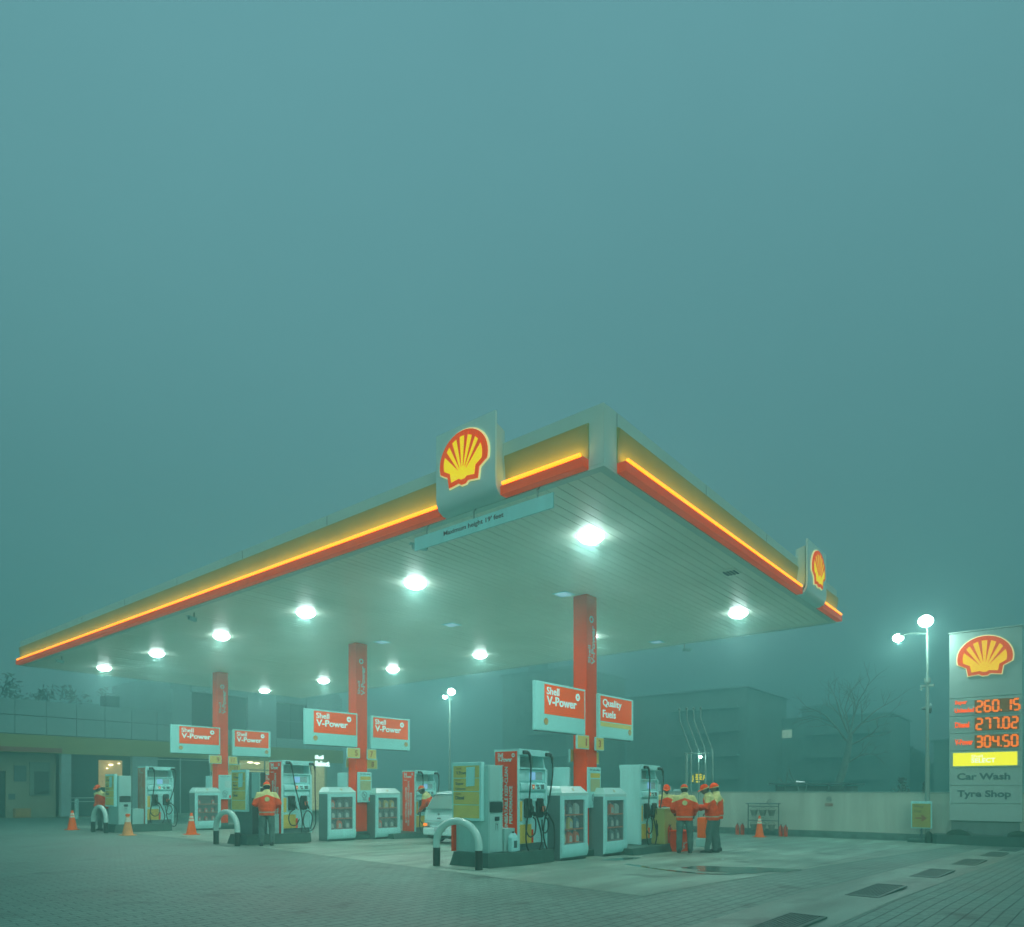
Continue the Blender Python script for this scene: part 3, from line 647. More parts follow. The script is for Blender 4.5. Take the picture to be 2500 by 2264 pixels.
    if side != 'white':
        m = MB(); lx = -0.012
        m.text('Shell', (lx, 0.52, 1.90), *FX, 0.14, 0.085, 0.02); m.text('V-Power', (lx, 0.52, 1.80), *FX, 0.38, 0.095, 0.03)
        m.ring((lx, 0.11, 1.93), 0.018, 0.042, FX[0], FX[1], 0.003, 16)
        m.text('Unleaded', (lx, 0.52, 1.715), *FX, 0.15, 0.03, 0.0)
        u, v = FXup
        m.text('GO WITH SHELL V-POWER', (lx, 0.37, 0.28), u, v, 1.22, 0.085, 0.025); m.text('FOR UNBEATABLE KEEP-CLEAN', (lx, 0.25, 0.20), u, v, 1.50, 0.085, 0.025); m.text('PERFORMANCE', (lx, 0.13, 0.55), u, v, 0.76, 0.085, 0.025)
        m.build('lettering', letter if side == 'red' else mat('faded_lettering', (0.33, 0.42, 0.34), 0.6, 0.1), sp, 0)
    return t
pump('tall white pump with red lettered side, nearest, between service unit and oil cabinet', (10.87, 8.75, 0.25), 'red')
pump('white pump with plain white side beside the group of workers', (15.86, 8.75, 0.07), 'white')
pump('white pump with red lettered side right of the lone capped man', (10.96, 8.75 + DY, 0.25), 'red', hs=1)
pump('white pump with bright red lettered side beside the white van', (15.97, 8.75 + DY, 0.07), 'red')
pump('white pump with faded brown red side in the far left bay', (10.93, 8.75 + 2 * DY, 0.25), 'faded', hs=0)
pump('farthest red sided pump, mostly hidden behind the capped man', (15.98, 8.75 + 2 * DY, 0.07), 'red')

# oil display cabinets and their bottles
def cabinet(lb, loc):
    t = thing('oil_cabinet', lb, 'display cabinet', loc, 0, 'oil display cabinets beside the columns')
    w, d = 1.0, 0.46
    m = MB()  # hollow shell: sides, back, bottom, top
    m.box(0, 0.03, 0.05, d, 0.0, 1.38); m.box(w - 0.03, w, 0.05, d, 0.0, 1.38); m.box(0.03, w - 0.03, d - 0.03, d, 0.02, 1.38); m.box(0.03, w - 0.03, 0.05, d - 0.03, 0.02, 0.35)
    m.build('shell', slate, t, 0)
    m = MB()
    m.loft([[(0.0, 0.0, 1.38), (w, 0.0, 1.38), (w, d, 1.38), (0, d, 1.38)], [(0.0, 0.0, 1.44), (w, 0.0, 1.44), (w, d, 1.44), (0, d, 1.44)], [(0.11, 0.12, 1.585), (w - 0.11, 0.12, 1.585), (w - 0.11, d, 1.585), (0.11, d, 1.585)]])
    m.build('lid', mat('lid_white', (0.40, 0.78, 0.74), 0.3, 0.06, 2), t, 30)
    pf = [(0.05, 0.05), (0.05, 0.33), (0.0, 0.33), (-0.02, 0.20), (0.0, 0.09), (0.03, 0.05)]
    m = MB(); m.prism(pf, 'x', 0.0, w); m.box(0, 0.105, 0.0, 0.05, 0.331, 1.379, bev=0.006); m.box(w - 0.105, w, 0.0, 0.05, 0.331, 1.379, bev=0.006); m.box(0.105, w - 0.105, 0.0, 0.05, 1.29, 1.379)
    m.build('front_frame', white, t, 40)
    m = MB(); m.box(0.105, w - 0.105, 0.012, 0.018, 0.331, 1.29); m.build('glass', clearg, t, 0)
    for z in (0.345, 0.655, 0.965):
        m = MB(); m.box(0.032, w - 0.032, 0.06, d - 0.032, z - 0.014, z, bev=0.0); m.box(0.032, w - 0.032, 0.052, 0.06, z - 0.02, z + 0.012, 1); m.build('shelf', [mat('shelf_brown', (0.20, 0.24, 0.16), 0.5, 0.1), mat('shelf_lip', (0.42, 0.13, 0.04), 0.5, 0.1)], t, 0)
    m = MB(); m.box(0.03, w - 0.03, 0.03, d, -0.02, 0.02); m.build('foot', black, t, 0)
    m = MB(); m.lathe([(0.035, -0.002), (0.035, 0.006), (0.001, 0.006)], (0, 0, 0), 14); 
    bmesh.ops.rotate(m.bm, verts=m.bm.verts, matrix=Matrix.Rotation(R(50), 3, 'X')); bmesh.ops.translate(m.bm, verts=m.bm.verts, vec=(w / 2, 0.055, 1.508))
    m.build('badge', mat('badge', (0.45, 0.55, 0.30), 0.5, 0.0), t, 0)
    return t
BC = {'orange': (0.80, 0.12, 0.02), 'dark grey': (0.05, 0.15, 0.16), 'pale': (0.45, 0.66, 0.60), 'yellow': (0.58, 0.52, 0.10), 'blue grey': (0.07, 0.22, 0.30), 'red': (0.62, 0.06, 0.02)}
_BP = {}
def bottle(kind, small, lb, loc, grp):
    key = (kind, small)
    if key in _BP:
        o = dup(_BP[key]); o.location = loc; o['label'] = lb; o['group'] = grp; return
    t = thing('oil_bottle', lb, 'oil bottle', loc, 0, grp); s = 0.62 if small else 1.0
    W2, D2, H = 0.088 * s, 0.045 * s, 0.25 * s
    def rg(z, a, b, dx=0): return [(dx - a, -b * .7, z), (dx - a * .7, -b, z), (dx + a * .7, -b, z), (dx + a, -b * .7, z), (dx + a, b * .7, z), (dx + a * .7, b, z), (dx - a * .7, b, z), (dx - a, b * .7, z)]
    m = MB(); m.loft([rg(0, W2 * .95, D2), rg(0.01, W2, D2), rg(H * .66, W2, D2), rg(H * .84, W2 * .8, D2 * .85, -W2 * .1), rg(H * .95, W2 * .42, D2 * .5, -W2 * .35), rg(H, W2 * .3, D2 * .5, -W2 * .4)])
    m.tube([(W2 * .2, 0, H * .9), (W2 * .75, 0, H * .86), (W2 * .95, 0, H * .6)], 0.012 * s, 6)
    bm_ = mat('bottle_' + kind.replace(' ', '_'), BC[kind], 0.35, 0.08, 8); m.build('body', bm_, t)
    m = MB(); m.lathe([(0.022 * s, H), (0.022 * s, H + 0.03 * s), (0.001, H + 0.03 * s)], (-W2 * .4, 0, 0), 10); m.build('cap', black if kind in ('pale', 'yellow', 'dark grey') else mat('cap_pale', (.4, .6, .55), .4, 0), t)
    m = MB(); m.poly([(-W2 * .55, H * .10), (W2 * .6, H * .10), (W2 * .62, H * .45), (W2 * .25, H * .62), (-W2 * .35, H * .66), (-W2 * .55, H * .5)], (0, -D2 - 0.001, 0), (1, 0, 0), (0, 0, 1), 0.002); m.build('sticker', mat('label_pale', (0.42, 0.62, 0.58), 0.4, 0.1, 12), t, 0)
    _BP[key] = t
CABS = [(0, 12.08, 'the cabinet left of the nearest column', 'white oil cabinet just left of the nearest red column', ['orange dark_grey pale', 'blue_grey yellow blue_grey', 'yellow orange orange'], False),
        (0, 13.80, 'the cabinet right of the nearest column', 'white oil cabinet just right of the nearest red column', ['pale orange pale', 'dark_grey dark_grey dark_grey', 'yellow dark_grey dark_grey'], False),
        (1, 12.36, 'the cabinet left of the middle column', 'white oil cabinet just left of the middle red column', ['orange dark_grey dark_grey', 'dark_grey dark_grey dark_grey', 'dark_grey orange dark_grey'], False),
        (1, 14.14, 'the cabinet right of the middle column', 'white oil cabinet just right of the middle red column', ['yellow yellow yellow', 'dark_grey dark_grey dark_grey', 'orange dark_grey dark_grey'], False),
        (2, 12.62, 'the far left cabinet', 'white oil cabinet with red shelves in the far left bay', ['red none red', 'red red red', 'red red red'], True)]
ROW = ['top', 'middle', 'bottom']; PL = ['left', 'centre', 'right']
for k, X, nm, lb, rows, small in CABS:
    y = 8.75 + DY * k - 0.22; z = gz(X + 0.5) + 0.02
    cabinet(lb, (X, y, z))
    for r, row in enumerate(rows):
        for c_, kd in enumerate(row.split()):
            if kd == 'none': continue
            kd = kd.replace('_', ' ')
            bottle(kd, small, f'{kd} oil bottle, {ROW[r]} shelf {PL[c_]}, in {nm}', (X + 0.24 + 0.26 * c_ + rnd.uniform(-.02, .02), y + 0.16, z + (0.965, 0.655, 0.345)[r] + 0.001), 'oil bottles in ' + nm)
t = thing('security_camera', 'small white camera on an arm behind the cabinet right of the nearest column', 'camera', (13.98, 9.0, 1.55), R(20))
m = MB(); m.box(-0.08, 0.14, -0.05, 0.05, 0.02, 0.09, bev=0.02); m.build('housing', white, t)
m = MB(); m.tube([(0, 0.0, 0.03), (0, 0.1, -0.05), (0, 0.14, -0.4)], 0.015, 6); m.build('bracket', white2, t)

# lit signs on the columns
def column_sign(kind, lb, loc, left, w):
    """front looks to -Y at local y=0, x from the column outwards, z 0..1.05"""
    t = thing('column_sign', lb, 'sign', loc, 0, 'lit signs on the columns'); h = 1.05
    m = MB(); m.box(0, w, 0, 0.10, 0, h, bev=0.025, seg=3); m.build('lightbox', sign_w, t, 40)
    m = MB()
    x0, x1 = (0.30, w - 0.06) if left else (0.08, w - 0.11)
    m.box(x0, x1, -0.006, -0.0005, 0.36 if kind == 'V' else 0.40, h - 0.05); m.build('red_panel', sign_r, t, 0)
    m = MB(); W_ = x1 - x0
    if kind == 'V':
        m.text('Shell', (x0 + 0.05 * W_, -0.006, 0.785), *FY, W_ * 0.30, 0.165, 0.02); m.text('V-Power', (x0 + 0.05 * W_, -0.006, 0.555), *FY, W_ * 0.74, 0.20, 0.028)
        m.ring((x0 + W_ * 0.82, -0.006, 0.835), 0.03, 0.085, (1, 0, 0), (0, 0, 1), 0.004, 24)
    else:
        m.text('Quality', (x0 + 0.06 * W_, -0.006, 0.715), *FY, W_ * 0.60, 0.225, 0.022); m.text('Fuels', (x0 + 0.06 * W_, -0.006, 0.49), *FY, W_ * 0.41, 0.185, 0.022)
    m.build('lettering', sign_l, t, 0)
    if kind != 'V':
        m = MB(); m.box(x0, x1, -0.005, -0.0005, 0.275, 0.375); m.build('yellow_stripe', mat('stripe_yellow', (0.5, 0.5, 0.12), 0.4, 0.04, emit=(0.35, 0.5, 0.14), es=0.3), t, 0)
    m = MB(); scallop(m, (0.36 if left else w - 0.19, -0.001, 0.13), (1, 0, 0), (0, 0, 1), 0.15, 0.14, 0.003)
    m.build('emblem', [mat('tiny_edge', (0.45, 0.3, 0.1), .5, 0), mat('tiny_red', (0.55, 0.30, 0.08), .5, 0), mat('tiny_yellow', (0.6, 0.55, 0.2), .5, 0)], t, 0)
    m = MB(); m.box(0.02, w - 0.1, 0.02, 0.08, -0.02, -0.0); m.build('bottom_rail', slate, t, 0)
CN = ['nearest', 'middle', 'far left']
for k in range(3):
    y = 8.90 + DY * k; dz = (0, 0.05, 0.09)[k]; dx = (0, 0.16, 0.24)[k]
    column_sign('V', f'lit red and white lightbox left of the {CN[k]} column', (11.66 + dx, y, 2.75 + dz), True, 1.90)
    column_sign('Q' if k == 0 else 'V', f'lit red and white lightbox right of the {CN[k]} column' if k else 'lit lightbox reading Quality Fuels right of the nearest column', (14.12 + dx * 0.8, y, 2.73 + dz), False, 1.66)
    for j, (dx_, z_, yy) in enumerate(((13.18, 2.42, -0.02), (13.60, 2.13, 0.46), (13.96, 2.41, -0.02), (14.37, 2.11, 0.46))):
        num = 4 * k + j + 1; w_ = (0.50, 0.50, 0.37, 0.50)[j]
        t = thing('bay_number_sign', f'small yellow plate with number {num} on the {CN[k]} column', 'number sign', (dx_ + ((0, 0.12, 0.16) if yy < 0 else (0, .02, .02))[k], y + yy, z_ + 0.03 * k), 0, 'yellow bay number plates')
        m = MB(); m.box(0, w_, 0, 0.05, 0, 0.32, bev=0.012); m.build('plate', white, t)
        m = MB(); m.box(0.02, w_ - 0.02, -0.003, -0.0005, 0.022, 0.30); m.build('yellow_face', mat('plate_yellow', (0.72, 0.68, 0.20), 0.45, 0.05, spec=0.15), t, 0)
        m = MB(); s_ = str(num); wn = (0.055 if s_ in '1' else 0.10) if len(s_) == 1 else (0.15 if num != 11 else 0.12)
        m.text(s_, ((w_ - wn - 0.10) if j < 2 else 0.12 if w_ < 0.4 else 0.25, -0.003, 0.08), *FY, wn, 0.17, 0.012); m.build('digits', mat('plate_digit', (0.40, 0.10, 0.02), 0.5, 0), t, 0)
    # safety notice
    t = thing('safety_notice', f'white notice board with no smoking symbol on the {CN[k]} column', 'notice', (13.58 + (0, .10, .12)[k], 8.84 + DY * k, 1.06 + 0.02 * k), 0, 'safety notices on the columns')
    m = MB(); m.box(0, 0.55, 0, 0.05, 0, 0.95, bev=0.02); m.build('panel', white, t)
    if k < 2:
        m = MB(); m.box(0.09, 0.50, -0.003, -0.0005, 0.70, 0.81); m.box(0.09, 0.50, -0.003, -0.0005, 0.38, 0.67, 1); m.build('yellow_field', [yel, mat('pale_yellow', (0.42, 0.52, 0.26), .5, .05)], t, 0)
    m = MB(); m.text('For your safety', (0.08, -0.001, 0.86), *FY, 0.40, 0.045, 0.0)
    m.box(0.10, 0.40, -0.004, -0.003, 0.07, 0.36, 1)
    m.ring((0.25, -0.004, 0.235), 0.088, 0.104, (1, 0, 0), (0, 0, 1), 0.003, 28)
    m.poly([(-0.09, -0.008), (0.09, -0.008), (0.09, 0.008), (-0.09, 0.008)], (0.25, -0.0045, 0.235), (0.707, 0, -0.707), (0.707, 0, 0.707), 0.003)
    m.poly([(-0.05, -0.010), (0.05, -0.010), (0.05, 0.010), (-0.05, 0.010)], (0.25, -0.0043, 0.235), (0.8, 0, 0.6), (-0.6, 0, 0.8), 0.002)
    m.box(0.17, 0.33, -0.006, -0.003, 0.10, 0.112); m.box(0.19, 0.31, -0.006, -0.003, 0.08, 0.09); m.build('print', [dletter, white], t, 0)
    m = MB(); m.box(0.42, 0.49, -0.004, -0.003, 0.05, 0.16); m.build('red_mark', red, t, 0)
    if k == 2:
        m = MB(); m.box(0.25, 0.5, -0.006, -0.003, 0.45, 0.72); m.build('paper', letter, t, 0)
    # the notice on the far side of the column, seen edge on
    m = MB(); m.box(-0.03, 0.03, 0, 0.5, 0, 1.0, bev=0.03)
    o = tag(m.build('notice_board', white), f'edge of a white board on the back of the {CN[k]} column', 'notice', 'boards behind the columns'); o.location = (13.62 + (0, .08, .1)[k], 9.38 + DY * k, 1.02)
# ------------------------------------------------------------------ cones
def cone(lb, loc, h=0.72, pale=False):
    t = thing('traffic_cone', lb, 'traffic cone', loc, 0, 'orange traffic cones')
    b = 0.20; m_o = orange if not pale else mat('cone_faded', (0.80, 0.36, 0.10), 0.55, 0.3, 3)
    m = MB(); m.box(-b, b, -b, b, 0, 0.025, bev=0.01); m.build('base', m_o, t)
    m = MB(); rs = lambda z: 0.165 - (0.165 - 0.035) * (z - 0.025) / (h - 0.025)
    m.lathe([(rs(0.025) + 0.01, 0.02), (rs(0.06), 0.06), (rs(h * .66), h * .66), (rs(h * .98), h * .98), (0.02, h), (0.001, h)], seg=18); m.build('cone', m_o, t, 50)
    zs = [(0.63, 0.73), (0.76, 0.86)] if not pale else [(0.62, 0.84)]
    for a, c in zs:
        m = MB(); m.lathe([(rs(h * a) + .001, h * a), (rs(h * a) + .004, h * a), (rs(h * c) + .004, h * c), (rs(h * c) + .001, h * c)], seg=18); m.build('stripe', mat('cone_stripe', (0.62, 0.72, 0.60), 0.4, 0.1, 10), t, 60)
    if pale: m = MB(); m.lathe([(0.05, h * .88), (0.075, h * .92), (0.06, h * .99), (0.001, h)], seg=12); m.build('cap', orange, t)
cone('orange cone with two white stripes, leftmost, before the shop', (9.58, 28.73, 0))
cone('faded pale orange cone in front of the far left pump', (9.57, 23.9, 0), 0.70, True)
cone('orange cone with white stripes before the far left oil cabinet', (11.14, 22.85, -.012), 0.72)
cone('orange cone with white top in front of the fire bucket stand', (26.1, 9.38, -0.3), 0.80)
t = thing('plastic_bollard', 'orange and white square bollard between the two groups of legs', 'bollard', (19.1, 8.5, -0.17))
m = MB(); m.box(-0.16, 0.16, -0.16, 0.16, 0, 0.26, bev=0.03); m.build('foot', white2, t)
m = MB(); m.box(-0.13, 0.13, -0.13, 0.13, 0.26, 0.85, bev=0.03); m.build('top', orange, t)

# ------------------------------------------------------------------ service counter, extinguisher, red box by the workers
t = thing('service_counter', 'pale yellow service desk with white side among the workers', 'counter', (16.55, 8.42, 0.0))
m = MB(); m.box(0.0, 0.70, 0, 0.42, 0.065, 0.97, bev=0.01); m.build('yellow_front', mat('desk_cream', (0.42, 0.50, 0.15), 0.5, 0.06), t)
m = MB(); m.box(0.702, 1.15, 0.02, 0.42, 0.36, 0.95); m.build('white_side', white2, t, 0)
m = MB(); m.box(-0.03, 1.18, -0.02, 0.45, 0.971, 0.995, bev=0.006); m.build('top', mat('desk_top', (0.40, 0.52, 0.25), 0.4, 0.05), t)
m = MB(); m.box(0.25, 0.6, 0.05, 0.3, 0.996, 1.006); m.build('papers', letter, t, 0)
m = MB(); m.box(0.72, 1.12, 0.06, 0.4, -0.12, 0.36); m.build('dark_base', slate, t, 0)
def extinguisher(lb, loc, lab=True, s=1.0):
    t = thing('fire_extinguisher', lb, 'fire extinguisher', loc, 0, 'red fire extinguishers')
    m = MB(); m.lathe([(0.07 * s, 0), (0.08 * s, 0.02), (0.08 * s, 0.34 * s), (0.06 * s, 0.40 * s), (0.025 * s, 0.43 * s), (0.025 * s, 0.46 * s), (0.001, 0.46 * s)], seg=14); m.build('cylinder', mat('extinguisher_red', (0.60, 0.05, 0.01), 0.35, 0.12, 6), t)
    m = MB(); m.box(-0.02, 0.09, -0.015, 0.015, 0.47 * s, 0.485 * s); m.tube([(0.0, -0.02, 0.46 * s), (-0.08, -0.06, 0.40 * s), (-0.09, -0.05, 0.2 * s)], 0.012, 6); m.build('hose', black, t)
    if lab: m = MB(); m.box(-0.045, 0.045, -0.082 * s, -0.070 * s, 0.12, 0.32); m.build('sticker', letter, t, 0)
extinguisher('red extinguisher with white label on the island beside the worker group', (16.80, 8.30 + .1, 0.08))
t = thing('drink_cooler', 'red cooler box with white scribble behind the standing workers', 'cooler box', (16.75, 8.02, -0.13))
m = MB(); m.box(-0.1, 0.62, 0.0, 0.30, 0, 0.50, bev=0.02); m.build('box', red, t)
m = MB()
for i, (x, z, w_, h_) in enumerate(((0.02, 0.06, .08, .10), (0.05, 0.16, .06, .08), (0.35, 0.12, .10, .10), (0.42, 0.20, .08, .06), (.15, .2, .1, .05))):
    m.tube([(x, -0.004, z), (x + w_ * .4, -0.004, z + h_), (x + w_, -0.004, z + h_ * .3), (x + w_ * 1.1, -0.004, z + h_)], 0.008, 5)
m.build('scribble', letter, t)
m = MB(); m.box(-0.12, 0.64, -0.02, 0.32, 0.50, 0.55, bev=0.015); m.build('lid', red, t)

# ------------------------------------------------------------------ boundary wall and what stands before it
t = thing('boundary_wall', 'long pale rendered boundary wall with stone plinth behind the forecourt', 'wall', (27.6, 14, -0.3))
m = MB(); m.box(0.0, 0.22, -22, 24, 0.24, 1.655); m.build('render', wallm, t, 0)
m = MB(); m.box(-0.02, 0.24, -22, 24, 1.655, 1.70, bev=0.006); m.build('coping', mat('coping', (0.26, 0.42, 0.37), .7, .15, 2), t)
m = MB(); m.box(-0.07, 0.22, -22, 24, -0.05, 0.24, bev=0.01); m.build('plinth', plinthm, t)
t = thing('no_smoking_sign', 'faded round no smoking sign with red plate fixed to the boundary wall', 'sign', (27.595, 7.32, 0.86))
m = MB(); m.ring((-0.001, 0, 0.26), 0.075, 0.095, *FX, 0.004, 24); m.box(-0.006, -0.001, -0.05, 0.05, 0.25, 0.275); m.poly([(-.08, -.01), (.08, -.01), (.08, .01), (-.08, .01)], (-0.002, 0, 0.26), (0, -.7, -.7), (0, -.7, .7), 0.004); m.build('symbol', mat('faded_print', (0.14, 0.24, 0.22), .7, .1), t, 0)
m = MB(); m.box(-0.008, -0.001, -0.14, 0.14, 0.0, 0.11); m.build('plate', mat('faded_plate', (0.28, 0.20, 0.15), .6, .2, 10), t, 0)
t = thing('bucket_stand', 'grey steel stand with roof holding fire buckets before the wall', 'stand', (27.0, 9.56, -0.3))
m = MB()
for y in (-0.585, 0.585): m.tube([(0, y, 0), (0, y, 1.22)], 0.02, 6)
for z in (0.58, 1.13): m.tube([(0, -0.585, z), (0, 0.585, z)], 0.016, 6)
m.tube([(0, 0.12, 1.13), (0, 0.12, 1.24)], 0.01, 5)
m.build('frame', mat('stand_grey', (0.075, 0.16, 0.145), .6, .2), t)
m = MB(); m.loft([[(-.14, -0.66, 1.22), (.14, -0.66, 1.22), (.14, 0.66, 1.22), (-.14, 0.66, 1.22)], [(-.08, -0.62, 1.26), (.08, -0.62, 1.26), (.08, 0.62, 1.26), (-.08, 0.62, 1.26)]]); m.build('roof', mat('stand_grey', (0,) * 3), t, 0)
t = thing('fire_point_sign', 'small round sign on the wall above the bucket stand', 'sign', (27.59, 9.48, 0.98))
m = MB(); m.lathe([(0.13, 0), (0.13, -0.012), (0.001, -0.012)], seg=22, axis='x'); m.build('disc', wallm, t); m = MB(); m.ring((-0.013, 0, 0), 0.10, 0.12, *FX, 0.003, 24); m.tube([(-0.015, .03, -.06), (-0.015, -.04, 0.0), (-0.015, .02, .07)], .016, 5); m.build('symbol', mat('faded_print', (0,) * 3), t)
k = 0
for z, rowm in ((0.47, 'upper'), (-0.09, 'lower')):
    for y, pl in ((9.91, 'left'), (9.57, 'middle'), (9.23, 'right')):
        t = thing('fire_bucket', f'grey fire bucket hanging {pl} in the {rowm} row of the stand', 'bucket', (26.97, y, z), 0, 'fire buckets on the stand')
        m = MB(); m.lathe([(0.085, 0.0), (0.145, 0.21), (0.15, 0.22), (0.14, 0.22), (0.083, 0.01), (0.001, 0.01)], seg=16); m.build('pail', mat('bucket_grey', (0.16, 0.24, 0.20), .5, .25, 6), t)
        m = MB(); m.tube([(0, 0.145, 0.21)] + [(0, .145 * math.cos(R(a)), .21 + .11 * math.sin(R(a))) for a in range(20, 170, 20)] + [(0, -.145, .21)], 0.006, 5); m.tube([(0, .06, .01), (0, .05, -.06), (0, -.05, -.06), (0, -.06, .01)], 0.006, 5); m.build('handle', mat('stand_grey', (0,) * 3), t)
for x, y, lb in ((26.85, 10.52, 'red extinguisher, outermost left of the bucket stand'), (26.95, 10.36, 'red extinguisher close to the left post of the bucket stand'),
                 (26.9, 8.86, 'red extinguisher close to the right post of the bucket stand'), (26.9, 8.68, 'red extinguisher, outermost right of the bucket stand')):
    extinguisher(lb, (x, y, -0.3), False, 0.95)

# way out sign
t = thing('way_out_sign', 'yellow way out sign with red arrow on a post by the planter', 'sign', (27.25, 4.26, -0.3))
m = MB(); m.tube([(0, 0, 0), (0, 0, 0.48)], 0.035, 10); m.build('post', slate, t)
m = MB(); m.box(-0.06, 0.06, -0.31, 0.31, 0.46, 1.38, bev=0.015); m.build('box', white, t)
m = MB(); m.box(-0.066, -0.0605, -0.28, 0.27, 0.49, 1.30); m.build('yellow_face', mat('wayout_yellow', (0.36, 0.38, 0.08), .5, .1, 3), t, 0)
m = MB(); m.text('Way', (-0.0665, 0.22, 1.14), *FX, 0.30, 0.12, 0.015); m.text('Out', (-0.0665, 0.22, 1.00), *FX, 0.24, 0.10, 0.015); m.build('lettering', mat('olive_dark', (0.16, 0.20, 0.06), .6, 0), t, 0)
m = MB(); m.poly([(-0.17, -0.022), (0.04, -0.022), (-0.02, -0.10), (0.05, -0.10), (0.17, 0.0), (0.05, 0.10), (-0.02, 0.10), (0.04, 0.022), (-0.17, 0.022)], (-0.0665, 0, 0.81), *FX, 0.004); m.build('arrow', mat('arrow_red', (0.30, 0.10, 0.03), .5, 0), t, 0)

# price pylon
t = thing('price_pylon', 'tall grey white price tower with lit shell emblem and orange digits', 'price sign', (27.3, 2.47, -0.3))
pw = 0.975; pyl = mat('pylon_panel', (0.36, 0.56, 0.51), 0.45, 0.07, 1.2, streak=True)
m = MB(); m.box(0.05, 0.45, -pw + 0.06, pw - 0.04, 0, 0.75); m.build('base', mat('pylon_base', (0.15, 0.29, 0.26), .6, .12, 3, streak=True), t, 0)
m = MB(); m.box(-0.0, 0.52, -pw - 0.01, pw + 0.01, 0.74, 6.97, bev=0.03); m.build('casing', pyl, t)
m = MB(); m.box(-0.02, 0.54, -pw - 0.03, pw + 0.03, 6.97, 7.02, bev=0.01); m.build('cap', pyl, t)
zr = [0.745, 1.325, 1.915, 2.495, 3.06, 3.635, 4.205, 4.80, 6.96]
for a, b in zip(zr[:-1], zr[1:]):
    m = MB(); m.box(-0.03, -0.001, -pw, pw, a + 0.012, b - 0.012, bev=0.006); m.build('panel', pyl, t)
m = MB(); scallop(m, (-0.031, 0.0, 5.49), *FX, 1.50, 1.28, 0.02); m.build('emblem', [logo_w, logo_r, mat('pylon_logo_yellow', (0.5, .3, .0), .5, .03, 3, emit=(0.82, 0.46, 0.0), es=1.05, spec=0.05)], t, 0)
SEG = {'0': 'abcdef', '1': 'bc', '2': 'abged', '3': 'abgcd', '4': 'fgbc', '5': 'afgcd', '6': 'afgedc', '7': 'abc'}
def digits(m, s, y_left, z0, w, h):
    x = y_left; X_ = -0.056; th = 0.028
    for ch in s:
        if ch == '.': m.box(X_ - .01, X_, x - 0.03 + 0.015, x + 0.02, z0 - 0.005, z0 + 0.045); x -= 0.055; continue
        if ch == ' ': x -= 0.05; continue
        a = (x, z0 + h); b = (x - w, z0 + h); c_ = (x - w, z0 + h / 2); d = (x - w, z0); e_ = (x, z0); f = (x, z0 + h / 2)
        S = {'a': (a, b), 'b': (b, c_), 'c': (c_, d), 'd': (d, e_), 'e': (e_, f), 'f': (f, a), 'g': (f, c_)}
        for g in SEG[ch]:
            p, q = S[g]; g2 = 0.012
            if p[1] == q[1]: m.box(X_ - .012, X_, min(p[0], q[0]) + g2, max(p[0], q[0]) - g2, p[1] - th, p[1] + th, bev=0.008)
            else: m.box(X_ - .012, X_, p[0] - th, p[0] + th, min(p[1], q[1]) + g2, max(p[1], q[1]) - g2, bev=0.008)
        x -= w + 0.075
for s, a, names in (('260. 15', 4.205, ('Super', 'Unleaded')), ('277.02', 3.635, ('Diesel',)), ('304.50', 3.06, ('V-Power',))):
    m = MB(); m.box(-0.056, -0.031, -0.90, 0.27, a + 0.07, a + 0.50); dsp = m.build('price_display', mat('display_glow_ground', (0.36, 0.17, 0.06), .6, .05, spec=0.1), t, 0)  # reddish ground carries the digits' glow in its colour
    m = MB(); digits(m, s, 0.215, a + 0.11, 0.145, 0.345); m.build('digits', led, dsp, 0)
    m = MB()
    if len(names) == 2: m.text(names[0], (-0.031, 0.82, a + 0.36), *FX, 0.34, 0.17, 0.045, 0.012); m.text(names[1], (-0.031, 0.83, a + 0.12), *FX, 0.54, 0.15, 0.045, 0.012)
    else: m.text(names[0], (-0.031, 0.82, a + 0.19), *FX, 0.40 if 'D' in names[0] else 0.50, 0.19, 0.045, 0.012)
    m.build('lettering', led_d, t, 0)
m = MB(); m.box(-0.05, -0.031, -0.86, 0.87, 2.56, 2.99); sel = m.build('select_panel', mat('select_yellow', (0.7, .65, .05), .4, 0, emit=(0.90, 0.82, 0.0), es=1.15), t, 0)
m = MB(); m.text('Shell', (-0.051, 0.36, 2.83), *FX, 0.31, 0.09, 0.0); m.text('SELECT', (-0.051, 0.36, 2.66), *FX, 0.65, 0.145, 0.02); m.build('lettering', mat('select_letter', (.8, .85, .6), .4, 0, emit=(0.9, 1.0, 0.85), es=1.0), sel, 0)
m = MB(); m.text('Car Wash', (-0.031, 0.76, 2.10), *FX, 1.44, 0.225, 0.03); m.text('Tyre Shop', (-0.031, 0.76, 1.47), *FX, 1.46, 0.29, 0.03); m.build('lettering', mat('pylon_print', (0.06, 0.17, 0.17), .6, 0), t, 0)

